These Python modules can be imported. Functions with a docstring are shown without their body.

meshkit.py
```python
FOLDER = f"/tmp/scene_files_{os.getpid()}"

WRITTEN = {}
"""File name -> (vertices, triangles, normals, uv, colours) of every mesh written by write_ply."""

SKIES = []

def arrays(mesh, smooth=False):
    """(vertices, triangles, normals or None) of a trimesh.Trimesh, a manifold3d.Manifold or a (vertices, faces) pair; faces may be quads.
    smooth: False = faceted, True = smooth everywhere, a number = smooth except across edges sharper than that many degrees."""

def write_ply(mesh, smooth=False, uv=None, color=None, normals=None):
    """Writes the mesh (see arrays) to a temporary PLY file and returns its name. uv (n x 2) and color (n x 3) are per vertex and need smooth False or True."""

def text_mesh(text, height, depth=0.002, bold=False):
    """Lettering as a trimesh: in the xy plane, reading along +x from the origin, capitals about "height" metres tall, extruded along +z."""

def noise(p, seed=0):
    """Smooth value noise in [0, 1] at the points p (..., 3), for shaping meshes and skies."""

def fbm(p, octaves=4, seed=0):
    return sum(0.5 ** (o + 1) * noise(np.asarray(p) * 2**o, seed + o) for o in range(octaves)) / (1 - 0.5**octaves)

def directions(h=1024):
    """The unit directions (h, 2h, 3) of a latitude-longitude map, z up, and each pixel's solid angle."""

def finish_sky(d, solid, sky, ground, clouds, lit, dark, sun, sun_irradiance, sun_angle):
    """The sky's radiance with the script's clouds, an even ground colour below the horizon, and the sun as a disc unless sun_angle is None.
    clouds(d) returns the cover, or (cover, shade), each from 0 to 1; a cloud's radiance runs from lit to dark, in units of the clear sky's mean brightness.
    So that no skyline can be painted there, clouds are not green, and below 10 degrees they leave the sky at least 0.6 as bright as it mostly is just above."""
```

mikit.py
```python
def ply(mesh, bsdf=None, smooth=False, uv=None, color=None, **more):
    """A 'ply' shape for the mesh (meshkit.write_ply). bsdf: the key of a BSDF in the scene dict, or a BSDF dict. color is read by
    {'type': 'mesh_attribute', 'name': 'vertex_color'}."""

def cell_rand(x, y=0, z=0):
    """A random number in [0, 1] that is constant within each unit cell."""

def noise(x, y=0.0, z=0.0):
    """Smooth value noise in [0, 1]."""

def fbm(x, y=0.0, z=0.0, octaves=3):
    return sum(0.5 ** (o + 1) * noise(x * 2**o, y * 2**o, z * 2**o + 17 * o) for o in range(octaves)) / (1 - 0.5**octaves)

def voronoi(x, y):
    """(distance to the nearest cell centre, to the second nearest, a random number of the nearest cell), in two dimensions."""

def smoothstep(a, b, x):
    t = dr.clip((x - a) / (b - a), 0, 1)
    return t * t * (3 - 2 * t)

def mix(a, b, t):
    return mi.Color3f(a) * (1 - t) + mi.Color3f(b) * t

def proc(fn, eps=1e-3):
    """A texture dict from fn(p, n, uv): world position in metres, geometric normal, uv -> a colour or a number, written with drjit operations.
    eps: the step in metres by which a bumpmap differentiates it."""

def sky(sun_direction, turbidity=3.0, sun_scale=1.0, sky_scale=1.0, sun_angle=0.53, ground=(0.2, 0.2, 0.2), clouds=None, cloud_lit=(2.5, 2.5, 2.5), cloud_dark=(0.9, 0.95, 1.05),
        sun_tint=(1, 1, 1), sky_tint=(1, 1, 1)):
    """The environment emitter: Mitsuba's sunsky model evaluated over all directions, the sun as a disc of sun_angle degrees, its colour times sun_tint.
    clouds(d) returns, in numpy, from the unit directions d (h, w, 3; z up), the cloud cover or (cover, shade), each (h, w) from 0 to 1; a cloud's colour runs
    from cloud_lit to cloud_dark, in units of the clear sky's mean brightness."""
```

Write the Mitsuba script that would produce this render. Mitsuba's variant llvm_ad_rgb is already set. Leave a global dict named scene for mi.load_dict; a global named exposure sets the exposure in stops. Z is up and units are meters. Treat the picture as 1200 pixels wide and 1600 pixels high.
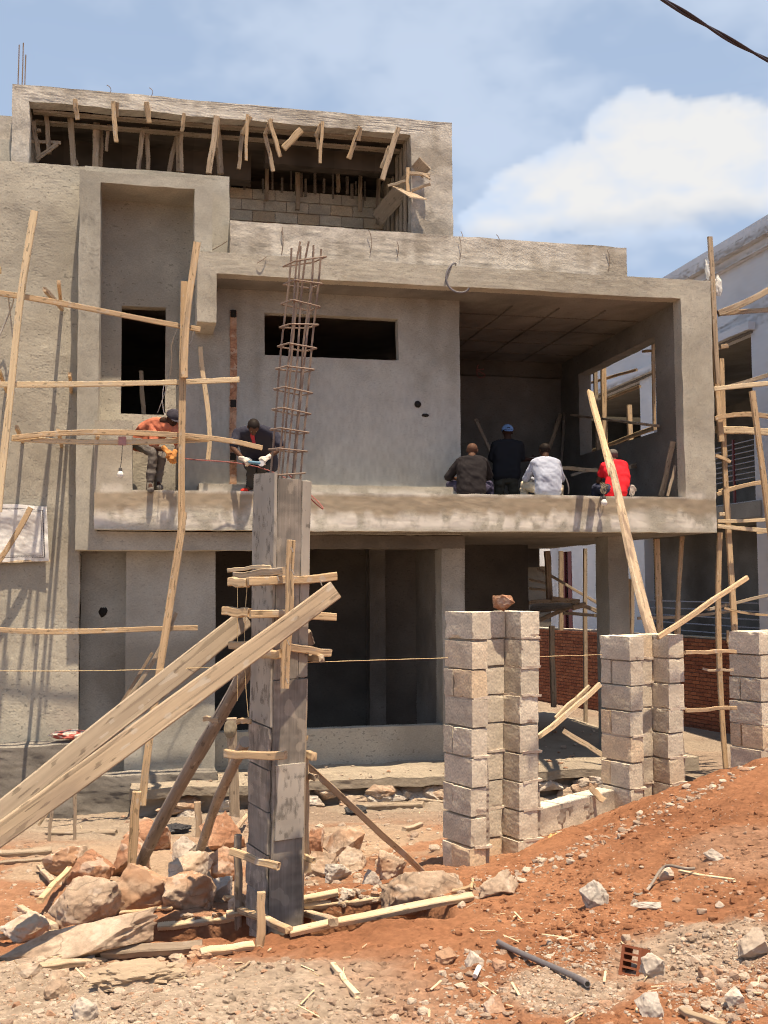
import math, random
import numpy as np, trimesh, mitsuba as mi, drjit as dr
import manifold3d as m3
from scipy.interpolate import RBFInterpolator
import mikit, meshkit
from mikit import proc, noise, fbm, voronoi, cell_rand, smoothstep, mix
T = mi.ScalarTransform4f
scene, labels = {}, {}
rng = np.random.default_rng(7)

# ---------------------------------------------------------------- camera, sky, exposure
F, YAW, PITCH, ROLL, CAM = 1698.0, math.radians(12.287), math.radians(3.912), math.radians(-0.369), np.array([0, -15.5, 0.])
fw = np.array([math.sin(YAW) * math.cos(PITCH), math.cos(YAW) * math.cos(PITCH), math.sin(PITCH)])
rt = np.array([math.cos(YAW), -math.sin(YAW), 0.]); up = np.cross(rt, fw)
rt, up = math.cos(ROLL) * rt + math.sin(ROLL) * up, -math.sin(ROLL) * rt + math.cos(ROLL) * up
scene['camera'] = {'type': 'perspective', 'fov': math.degrees(2 * math.atan(600 / F)), 'fov_axis': 'x', 'near_clip': 0.05, 'far_clip': 2000.,
                   'to_world': T().look_at(origin=CAM.tolist(), target=(CAM + fw).tolist(), up=up.tolist())}
SUN = np.array([0.078, -0.27, 1.0])
exposure = 1.2

def clouds(d):
    az = np.degrees(np.arctan2(d[..., 0], d[..., 1])); el = np.degrees(np.arcsin(np.clip(d[..., 2], -1, 1)))
    q = d / np.maximum(d[..., 2:3] + 0.22, 0.12)
    n = meshkit.fbm(q * 9 + 3, 6, 2); big = meshkit.fbm(q * 3.1, 4, 5); det = meshkit.fbm(q * 30, 5, 9)
    def puff(a, e, ra, re):
        return np.clip(1 - ((az - a) / ra) ** 2 - ((el - e) / re) ** 2, -3, 1)
    cu = np.full(az.shape, -3.)
    for a, e, ra, re in ((18.6, 18.6, 2.2, 1.3), (20.4, 19.6, 2.6, 2.0), (23.2, 20.0, 3.0, 2.3), (26.2, 21.4, 3.4, 2.9), (29.5, 20.8, 4.5, 3.0), (33.5, 20.4, 4.5, 2.8), (27, 18.9, 8.5, 1.6), (-38, 15, 9, 4), (75, 17, 12, 5), (-100, 16, 10, 4), (140, 18, 12, 5)):
        cu = np.maximum(cu, puff(a, e, ra, re))
    edge = cu + (n - .5) * 1.5 + (det - .5) * .9 + (meshkit.fbm(q * 75, 4, 3) - .5) * .35
    body = smooth01(-.14, .26, edge) * smooth01(16.6, 18.9, el + (n - .5) * 4)
    veil = .58 * smooth01(.40, .80, big + .7 * (n - .5) + .25 * (det - .5) + .07 * np.clip((az - 12) / 14, -1, 1))
    hz = .66 * smooth01(72, 22, el)
    cover = 1 - (1 - body) * (1 - veil) * (1 - hz)
    sb = np.clip(.55 - .55 * cu + (n - .5) * 1.7 + (det - .5) * .8 - .09 * (el - 20.5), 0, .8)
    shade = (body * sb * 1.6 + (1 - body) * (veil * .5 + hz * 1.0)) / np.maximum(body * 1.6 + (1 - body) * (veil + hz), 1e-6)
    return cover, shade
def smooth01(a, b, x):
    t = np.clip((x - a) / (b - a), 0, 1); return t * t * (3 - 2 * t)
scene['sky'] = mikit.sky(SUN, turbidity=3, sun_scale=2.0, clouds=clouds, cloud_lit=(3.7, 3.68, 3.65), cloud_dark=(2.45, 3.05, 4.0), sun_tint=(1, .965, .89))

# ---------------------------------------------------------------- picture positions -> points of the place
def ray(px, py): return fw + rt * (px - 600) / F - up * (py - 800) / F
def aY(px, py, Y): d = ray(px, py); return CAM + d * (Y - CAM[1]) / d[1]
def aX(px, py, X): d = ray(px, py); return CAM + d * (X - CAM[0]) / d[0]
def aD(px, py, t): return CAM + ray(px, py) * t
def dist(p): return float((np.asarray(p) - CAM) @ fw)
def m_px(px, p): return px * dist(p) / F          # how many metres a width in the picture is at the point p

# ---------------------------------------------------------------- scene helpers
taken = set()
def key(name, parent=None):
    base = f'{parent}__{name}' if parent else name
    k, i = base, 0
    while k in taken: i += 1; k = f'{base}_{i:03d}'
    taken.add(k); return k
def say(k, label=None, cat=None, group=None, kind=None):
    e = {a: b for a, b in (('label', label), ('category', cat), ('group', group), ('kind', kind)) if b}
    if e: labels[k] = e
    return k
def thing(name, label, cat, group=None): return say(key(name), label, cat, group)
def add(name, mesh, bsdf, parent=None, label=None, cat=None, group=None, kind=None, smooth=False, uv=None):
    k = key(name, parent)
    scene[k] = mikit.ply(mesh, 'mat_' + bsdf, smooth=smooth, uv=uv)
    return say(k, label, cat, group, kind)
def M(v, f): return trimesh.Trimesh(np.asarray(v, float), np.asarray(f), process=False)
def cat_(ms): return trimesh.util.concatenate([x if isinstance(x, trimesh.Trimesh) else M(*x) for x in ms])
def bx(x0, x1, y0, y1, z0, z1): 
    m = trimesh.creation.box((x1 - x0, y1 - y0, z1 - z0)); m.apply_translation(((x0 + x1) / 2, (y0 + y1) / 2, (z0 + z1) / 2)); return m
def tri(man):
    m = man.to_mesh(); return trimesh.Trimesh(m.vert_properties[:, :3], m.tri_verts, process=True)
def man(m):
    return m3.Manifold(m3.Mesh(np.asarray(m.vertices, np.float32), np.asarray(m.faces, np.uint32)))
def poly_xz(pts, y0, y1, holes=()):
    """a wall plate: outline in (x, z), from y0 (front) to y1"""
    from shapely.geometry import Polygon
    m = trimesh.creation.extrude_polygon(Polygon(pts, holes), y1 - y0, engine='earcut')
    v = m.vertices.copy(); m.vertices = np.stack([v[:, 0], y1 - v[:, 2], v[:, 1]], 1)
    return m
def rect(x0, x1, z0, z1): return [(x0, z0), (x1, z0), (x1, z1), (x0, z1)]
def rough(m, L=.16, a=.006, s=5., seed=0):
    """cast and trowelled work: cut fine and let the surface and its edges wander by a few millimetres"""
    v, f = trimesh.remesh.subdivide_to_size(m.vertices, m.faces, L, max_iter=12)
    m = trimesh.Trimesh(v, f, process=True); m.merge_vertices()
    v, f = np.asarray(m.vertices), np.asarray(m.faces)
    fn = np.cross(v[f[:, 1]] - v[f[:, 0]], v[f[:, 2]] - v[f[:, 0]]); fn /= np.maximum(np.linalg.norm(fn, axis=1, keepdims=True), 1e-12)
    g = (np.round(fn * 3) @ [1, 10, 100]).astype(np.int64) + 400                # sides of the cast piece stay sharp against each other
    u, inv = np.unique(f.ravel().astype(np.int64) * 2000 + np.repeat(g, 3), return_inverse=True)
    v, f = v[u // 2000], inv.reshape(-1, 3); p = v
    for sc, am in ((s * .35, a * 1.3), (s, a), (s * 4, a * .45)):
        p = p + np.stack([meshkit.noise(v * sc + 31 * k, seed + k) - .5 for k in range(3)], 1) * 2 * am
    return M(p, f)
def conc(name, mesh, bsdf, parent, L=.16, a=.005, **k):
    if L >= 1: return add(name, mesh, bsdf, parent, **k)
    return add(name, rough(mesh, L, a), bsdf, parent, smooth=True, **k)

def beam(a, b, w, t, seg=5, bend=.0, wob=.004, ref=None, taper=1., sag=0., twist=0.):
    """a sawn timber from a to b: chamfered section w x t, a little bent; returns (mesh, uv) with uv = metres along and around"""
    a, b = np.asarray(a, float), np.asarray(b, float); L = np.linalg.norm(b - a); d = (b - a) / max(L, 1e-6)
    ref = np.array([0, -1., 0]) if ref is None else np.asarray(ref, float)
    s = np.cross(d, ref)
    if np.linalg.norm(s) < .15: s = np.cross(d, [1., 0, 0])
    s /= np.linalg.norm(s); n = np.cross(s, d)
    c = min(w, t) * .13
    sec = np.array([(-w/2+c, -t/2), (w/2-c, -t/2), (w/2, -t/2+c), (w/2, t/2-c), (w/2-c, t/2), (-w/2+c, t/2), (-w/2, t/2-c), (-w/2, -t/2+c)])
    sec = np.vstack([sec, sec[:1]]); per = np.r_[0, np.cumsum(np.linalg.norm(np.diff(sec, axis=0), axis=1))]
    r = np.random.default_rng(abs(hash((round(a[0], 3), round(b[2], 3), round(w, 4)))) % 2**31)
    rows, uv, off = [], [], r.integers(1, 4000) * 50.
    ph = r.uniform(0, 6.3, 4)
    for i in range(seg + 1):
        u = i / seg; k = 1 + (taper - 1) * u
        o = s * (bend * L * 4 * u * (1 - u) + wob * math.sin(ph[0] + 5 * u) + wob * math.sin(ph[2] + 11 * u)) + n * wob * math.sin(ph[1] + 4 * u) - np.array([0, 0, 1]) * sag * 4 * u * (1 - u)
        th = twist * (u - .5); cs, sn = math.cos(th), math.sin(th)
        kk = k * (1 + .05 * math.sin(ph[3] + 7 * u))
        for j, (x, y) in enumerate(sec * kk):
            rows.append(a + d * (L * u) + o + s * (x * cs - y * sn) + n * (x * sn + y * cs)); uv.append((off + L * u, per[j]))
    f = []
    for i in range(seg):
        for j in range(8):
            p, q = i * 9 + j, (i + 1) * 9 + j; f += [(p, p + 1, q + 1), (p, q + 1, q)]
    for base, flip in ((0, 0), (seg * 9, 1)):
        idx = len(rows); e = [rows[base + j] for j in range(8)]; cpt = np.mean(e, 0) + d * r.uniform(-.01, .01)
        rows += e + [cpt]; uv += [(off + 20 + .02 * math.cos(j * .785), .3 + .02 * math.sin(j * .785)) for j in range(8)] + [(off + 20, .3)]
        for j in range(8):
            q = (idx + j, idx + (j + 1) % 8, idx + 8); f.append(q if flip else q[::-1])
    m = M(rows, f); v = M(rows, f)
    if v.volume < 0: m = M(rows, np.asarray(f)[:, ::-1])
    return m, np.array(uv)
def timber(name, a, b, wpx, tm, bsdf='wood', parent=None, label=None, cat=None, group=None, at=None, **k):
    """wpx: width in picture pixels (measured at the middle) or, when under 1, metres"""
    mid = (np.asarray(a) + np.asarray(b)) / 2
    w = wpx if wpx < 1 else m_px(wpx, mid)
    m, uv = beam(a, b, w, tm if tm else w * .8, **k)
    return add(name, m, bsdf, parent, label, cat, group, uv=uv)
def tube(pts, r, sides=8, closed=False):
    p = np.asarray(pts, float); t = np.gradient(p, axis=0); t /= np.linalg.norm(t, axis=1, keepdims=True) + 1e-12
    n = np.cross(t[0], [0, 0, 1.] if abs(t[0][2]) < .9 else [1., 0, 0]); n /= np.linalg.norm(n)
    rr = np.broadcast_to(r, (len(p),)); rows = []; uv = []; L = np.r_[0, np.cumsum(np.linalg.norm(np.diff(p, axis=0), axis=1))]
    off = rng.integers(1, 4000) * 50.
    for i in range(len(p)):
        n = n - t[i] * (n @ t[i]); n /= np.linalg.norm(n); b = np.cross(t[i], n)
        for j in range(sides + 1):
            a = 2 * math.pi * j / sides; rows.append(p[i] + rr[i] * (math.cos(a) * n + math.sin(a) * b)); uv.append((off + L[i], rr[i] * a))
    S = sides + 1; f = []
    for i in range(len(p) - 1):
        for j in range(sides):
            q = i * S + j; f += [(q, q + 1, q + S + 1), (q, q + S + 1, q + S)]
    for base, c, fl in ((0, p[0], 1), ((len(p) - 1) * S, p[-1], 0)):
        i0 = len(rows); rows += [rows[base + j] for j in range(sides)] + [c]; uv += [(off + 20, .3)] * (sides + 1)
        for j in range(sides):
            q = (i0 + j, i0 + (j + 1) % sides, i0 + sides); f.append(q[::-1] if fl else q)
    return M(rows, f), np.array(uv)
def curve(pts, n=24):
    """a smooth line through the points"""
    from scipy.interpolate import CubicSpline
    p = np.asarray(pts, float); s = np.r_[0, np.cumsum(np.linalg.norm(np.diff(p, axis=0), axis=1))]
    return CubicSpline(s, p)(np.linspace(0, s[-1], n)) if len(p) > 2 else p[0] + np.linspace(0, 1, n)[:, None] * (p[-1] - p[0])
def rope(name, pts, r, bsdf, parent=None, label=None, cat=None, n=24, sides=6, **k):
    m, uv = tube(curve(pts, n), r, sides); return add(name, m, bsdf, parent, label, cat, uv=uv, smooth=True, **k)
def log(name, a, b, r0, r1, bsdf, parent=None, label=None, cat=None, bend=.01, n=16, **k):
    a, b = np.asarray(a, float), np.asarray(b, float); u = np.linspace(0, 1, n)
    p = a + u[:, None] * (b - a); h = np.random.default_rng(int(abs(a[0]) * 997) + 5)
    p = p + (np.sin(u * 7 + h.uniform(0, 6)) * bend)[:, None] * np.array([1, .2, .4]) + (np.sin(u * 3.2) * bend * 1.4)[:, None] * np.array([-.6, .3, .5])
    r = np.linspace(r0, r1, n) * (1 + .05 * np.sin(u * 19 + 1) + .03 * np.sin(u * 41))
    m, uv = tube(p, r, 14); return add(name, m, bsdf, parent, label, cat, uv=uv, smooth=50, **k)
def lump(size, seed, sub=3, cuts=7, bump=.05):
    """a broken quarry stone: the hull of a few points, its faces then roughened"""
    r = np.random.default_rng(seed); n = 12 + seed % 6
    i = np.arange(n) + .5; ph, th = np.arccos(1 - 2 * i / n), 3.883 * i
    p = np.stack([np.cos(th) * np.sin(ph), np.sin(th) * np.sin(ph), np.cos(ph)], 1) + r.normal(size=(n, 3)) * .24
    h = m3.Manifold.hull_points(p)
    if sub: h = h.refine_to_length(.07 if sub > 2 else .2)
    m = tri(h); v = np.array(m.vertices)
    if sub:
        d = v / np.linalg.norm(v, axis=1, keepdims=True)
        v = v + d * ((meshkit.fbm(v * 2.4 + seed, 4, seed) - .5) * bump * 2.2 - .12 * np.clip(meshkit.noise(v * 3.2 + seed, 3) - .58, 0, 1) * 2 + (meshkit.noise(v * 9 + seed, 4) - .5) * .03)[:, None]
        v = v + (np.stack([meshkit.noise(v * 5 + 11 * k + seed, seed + k) for k in range(3)], 1) - .5) * .10
    v = v - (v.max(0) + v.min(0)) / 2; m.vertices = v / np.abs(v).max(0) * np.asarray(size) / 2
    return m

# ---------------------------------------------------------------- materials
C3 = mi.Color3f
def O(v): return dr.opaque(mi.Float, float(v))
def O3(c): return mi.Color3f(O(c[0]), O(c[1]), O(c[2]))
def mat(name, color, rough_=.85, bump=None, scale=.004, eps=2e-3, spec=.25, two=True, **k):
    b = {'type': 'principled', 'base_color': proc(color) if callable(color) else {'type': 'rgb', 'value': list(color)}, 'roughness': rough_, 'specular': spec, **k}
    if bump is not None: b = {'type': 'bumpmap', 'height': proc(bump, eps), 'bsdf': b, 'scale': scale}
    scene['mat_' + name] = {'type': 'twosided', 'bsdf': b} if two else b
def plaster(base, dark, pits=.6, streak=.35, sc=1.):
    """cement render: clouded patches, trowel pits, runs of water"""
    base, dark, pits, streak, sc = O3(base), O3(dark), O(pits), O(streak), O(sc)
    def fn(p, n, uv):
        x, y, z = p.x + .31 * p.y, p.y, p.z
        big = fbm(x * .8 * sc, y * .8, z * .8 * sc, 4); ang = big * 9; ca, sa = dr.cos(ang), dr.sin(ang); sw = noise((x * ca + z * sa) * 46, (z * ca - x * sa) * 6, y * 5); mid = fbm(x * 3.4 * sc + 7, y * 3.4, z * 3.1 * sc, 3)
        run = noise(x * 6.5 + 40, y * 2, z * .7 + big * 2); fine = noise(x * 60, y * 60, z * 55)
        pit = smoothstep(.68, .84, fbm(x * 24 * sc + 3, y * 24, z * 29 * sc, 2) + .22 * (mid - .5) + .16 * (big - .5))
        t = dr.clip((big - .5) * 2.5 + (mid - .5) * .9 + streak * (run - .5) + .30 * (sw - .5) + .5, 0, 1)
        c = mix(dark, base, t) * (.84 + .20 * fine + .12 * noise(x * 140, y * 140, z * 130))
        return c * (1 - pits * pit)
    return fn
def trowel(k=1.):
    def fn(p, n, uv):
        x, z = p.x + .31 * p.y, p.z
        a = fbm(x * 5, p.y * 5, z * 6.5, 2); b = noise(x * 19 + a * 3, p.y * 19, z * 24); c = noise(x * 70, p.y * 70, z * 70); g = a * 9; sw = noise((x * dr.cos(g) + z * dr.sin(g)) * 40, (z * dr.cos(g) - x * dr.sin(g)) * 6, 1.)
        return .45 * a + .22 * b + .12 * c * k + .25 * sw
    return fn
def coarse(p, n, uv):
    a = fbm(p.x * 11, p.y * 11, p.z * 11, 3); b = noise(p.x * 48, p.y * 48, p.z * 48)
    return .6 * a + .4 * b
mat('render_tan', plaster((.46, .432, .362), (.325, .30, .25), .36), bump=coarse, scale=.011, eps=4e-3)
mat('render_dirt', plaster((.33, .285, .225), (.235, .20, .158), .1), bump=coarse, scale=.01, eps=4e-3)
mat('render_frame', plaster((.45, .43, .375), (.30, .282, .24), .20, sc=.9), bump=trowel(), scale=.008, eps=4e-3)
def recess_col(p, n, uv):
    c = plaster((.435, .427, .385), (.285, .270, .232), .16, streak=.8)(p, n, uv); x, z = p.x + .31 * p.y, p.z
    e = fbm(x * 1.4 + 3, 1., z * .6, 3); d = noise(x * 13, 3., z * 1.2)
    pale = smoothstep(3.7, 2.2, z + 1.1 * (e - .5) + .7 * (d - .5) + .5 * (noise(x * 31, 2., z * 3) - .5)) * smoothstep(.9, 1.0, z)
    return mix(c, C3(.43, .43, .41) * (.78 + .3 * d * e + .25 * noise(x * 30, 2., z * 9)), pale * .6) 
mat('render_recess', recess_col, bump=trowel(), scale=.010, eps=4e-3)
mat('render_grey', plaster((.42, .412, .37), (.275, .26, .225), .18, streak=.8), bump=trowel(), scale=.008, eps=4e-3)
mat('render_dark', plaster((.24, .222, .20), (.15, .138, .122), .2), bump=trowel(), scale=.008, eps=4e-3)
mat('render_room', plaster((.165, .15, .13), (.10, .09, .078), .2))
def ledge_col(p, n, uv):
    base = plaster((.485, .46, .395), (.345, .322, .27), .2, sc=1.2)(p, n, uv)
    e = fbm(p.x * 1.3 + 2, p.y, 3., 3); drip = noise(p.x * 11, 5., p.z * 1.5)
    band = smoothstep(.98, 1.16, p.z + .22 * (e - .5) + .11 * (drip - .5) + .08 * (fbm(p.x * 5, 9., p.z * 6, 3) - .5)) * (1 - .8 * smoothstep(1.30, 1.37, p.z + .05 * (e - .5)))
    wash = smoothstep(.05, .45, e) * (1 - band) * smoothstep(.80, .9, p.z) * smoothstep(1.5, 1.36, p.z)
    c = mix(base, C3(.33, .265, .19) * (.8 + .4 * noise(p.x * 9, 1., p.z * 14)), band * .85)
    return mix(c, C3(.70, .66, .60), wash * .95 * smoothstep(.30, .62, fbm(p.x * 7 + 3 + 1.5 * e, 2., p.z * 3.5, 4)))
mat('render_ledge', ledge_col, bump=trowel(), scale=.008, eps=4e-3)
def cast_col(p, n, uv):
    x = p.x + p.y
    b = fbm(x * 1.5, 2., p.z * 2.4, 4); s = noise(x * 9, 1., p.z * .8); st = smoothstep(.54, .80, fbm(x * 7 + 3, 2., p.z * 9, 4))
    c = mix((.32, .285, .24), (.53, .495, .44), dr.clip((b - .5) * 2.4 + (s - .5) * .7 + .5, 0, 1)) * (.85 + .3 * noise(x * 50, p.y * 50, p.z * 50))
    return c * (1 - .22 * st)
mat('cast_concrete', cast_col, bump=coarse, scale=.008, eps=4e-3)
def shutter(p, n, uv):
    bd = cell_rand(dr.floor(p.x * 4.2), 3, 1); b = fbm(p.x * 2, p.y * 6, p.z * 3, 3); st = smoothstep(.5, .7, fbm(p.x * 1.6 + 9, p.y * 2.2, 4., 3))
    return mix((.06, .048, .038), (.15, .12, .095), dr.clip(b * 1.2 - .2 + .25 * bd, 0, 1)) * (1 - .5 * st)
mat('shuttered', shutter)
def wood_col(dark, light, dirt=.25, dirtc=(.22, .17, .13), sat=.12):
    dark, light, dirt, dirtc = O3(dark), O3(light), O(dirt), O3(dirtc)
    def fn(p, n, uv):
        u, v = uv.x, uv.y; k = dr.floor(u / 50); r1, r2 = cell_rand(k, 1), cell_rand(k, 2); uu = u - k * 50
        g = fbm(uu * 2.2 + r1 * 90, v * 34 + r2 * 50, 0., 3); ln = noise(uu * 1.1 + r2 * 70, v * 150 + 2.5 * g, 3.)
        knot = smoothstep(.83, .9, noise(uu * 13 + r1 * 33, v * 62 + r1 * 9, 8.)); spl = smoothstep(.80, .88, noise(uu * 1.6 + r2 * 21, v * 85 + r1 * 60, 4.)); spt = smoothstep(.74, .80, fbm(uu * 16 + r1 * 80, v * 30, 6., 2))
        pat = smoothstep(.36, .80, fbm(uu * 2.6 + r2 * 44, v * 17, 5., 4))
        c = mix(dark, light, dr.clip(.15 + .55 * g + .35 * ln + .45 * (r1 - .5), 0, 1)) * (1 - .45 * knot) * (1 - .28 * spl)
        c = mix(c, C3(.50, .46, .40), spt * .45)
        return mix(c, dirtc, dirt * pat * (.4 + r2))
    return fn
def wood_bump(p, n, uv):
    k = dr.floor(uv.x / 50); uu = uv.x - k * 50; r = cell_rand(k, 5)
    return .6 * noise(uu * 3 + r * 70, uv.y * 120) + .4 * noise(uu * 30, uv.y * 60 + r * 9)
mat('wood', wood_col((.37, .245, .135), (.63, .465, .29), .35), .75, bump=wood_bump, scale=.0025, eps=1.5e-3)
mat('wood_pale', wood_col((.52, .39, .235), (.74, .60, .41), .25, (.36, .28, .2)), .75, bump=wood_bump, scale=.0025, eps=1.5e-3)
mat('wood_old', wood_col((.25, .195, .145), (.43, .35, .26), .5), .85, bump=wood_bump, scale=.003, eps=1.5e-3)
mat('wood_plank', wood_col((.32, .24, .16), (.51, .395, .275), .8, (.24, .175, .13)), .75, bump=wood_bump, scale=.003, eps=1.5e-3)
mat('wood_log', wood_col((.17, .14, .12), (.33, .285, .24), .5, (.12, .10, .085)), .8, bump=wood_bump, scale=.004, eps=1.5e-3)
def ply_col(p, n, uv):
    u, v = uv.x, uv.y; k = dr.floor(u / 50); r = cell_rand(k, 1); uu = u - k * 50
    a = fbm(uu * 5 + r * 50, v * 12, 3., 4); b = smoothstep(.40, .72, fbm(uu * 9 + r * 20, v * 16 + 3, 7., 4)); s = noise(uu * 40, v * 4 + r * 8, 1.); fl = smoothstep(.68, .74, fbm(uu * 11, v * 14 + r * 5, 2., 2))
    sc = noise(uu * 3, v * 160 + r * 30, 2.); sp = smoothstep(.55, .8, fbm(uu * 26, v * 30 + r * 9, 6., 3))
    c = mix((.115, .104, .092), (.30, .268, .232), dr.clip(a * 1.2 - .2 + .35 * s + .3 * (sc - .5), 0, 1))
    c = mix(c, C3(.46, .40, .345) * (.7 + .5 * s), dr.clip(b * (.12 + .45 * r) * (.4 + sc) + .55 * sp * r, 0, 1))
    return mix(c, C3(.52, .45, .36), fl * .35)
mat('shutter_ply', ply_col, .8, bump=wood_bump, scale=.003, eps=1.5e-3)
def ply2_col(p, n, uv):
    u, v = uv.x, uv.y; k = dr.floor(u / 50); r = cell_rand(k, 1); uu = u - k * 50
    a = fbm(uu * 3 + r * 50, v * 7, 3., 4); s = noise(uu * 30 + 3, v * 3 + r * 8, 1.); sc = smoothstep(.56, .78, fbm(uu * 22, v * 34 + r * 5, 2., 3))
    c = mix((.285, .258, .225), (.45, .41, .355), dr.clip(a * 1.2 - .1 + .2 * (s - .5), 0, 1))
    return c * (1 - .5 * sc)
mat('shutter_pale', lambda p, n, uv: ply2_col(p, n, uv) * 1.18, .8)
mat('shutter_grey', ply2_col, .8, bump=wood_bump, scale=.003, eps=1.5e-3)
def block_col(p, n, uv):
    k = dr.floor(uv.x / 50); r, r2 = cell_rand(k, 1), cell_rand(k, 2)
    a = fbm(p.x * 9, p.y * 9, p.z * 9, 3); g = noise(p.x * 90, p.y * 90, p.z * 90); st = smoothstep(.56, .74, fbm(p.x * 3 + 7, p.y * 3, p.z * 3.4, 3))
    c = mix((.465, .415, .333), (.68, .612, .50), r * .6 + .4 * a) * (.66 + .5 * g * a + .25 * g + .16 * noise(p.x * 190, p.y * 190, p.z * 190))
    return mix(c, C3(.44, .37, .30), st * .4) * mix((1, 1, 1), (1.05, .93, .8), r2 * smoothstep(.8, .9, r2))
mat('block', block_col, .95, bump=coarse, scale=.0045, eps=3e-3)
def mortar_col(p, n, uv): return mix((.26, .22, .18), (.40, .34, .28), fbm(p.x * 9, p.y * 9, p.z * 9, 3))
mat('mortar_pale', lambda p, n, uv: mortar_col(p, n, uv) * 1.6, .95)
mat('mortar', mortar_col, .95, bump=coarse, scale=.02, eps=4e-3)
def brick_col(p, n, uv):
    k = dr.floor(uv.x / 50); r = cell_rand(k, 1); a = fbm(p.x * 12, p.y * 12, p.z * 12, 3)
    return mix((.20, .065, .035), (.36, .145, .075), dr.clip(.7 * r + .6 * (a - .3), 0, 1))
mat('brick', brick_col, .9)
def white_col(p, n, uv):
    a = fbm(p.y * .9, p.x, p.z * .9, 3); s = noise(p.y * 5, 2., p.z * 26); d = fbm(p.y * 4, 7., p.z * 5, 3)
    return mix((.55, .56, .585), (.74, .745, .76), dr.clip(a * .9 + .14 * (s - .3) + .25 * (d - .5), 0, 1))
mat('white_render', white_col, .85, bump=trowel(), scale=.005, eps=4e-3)
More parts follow.
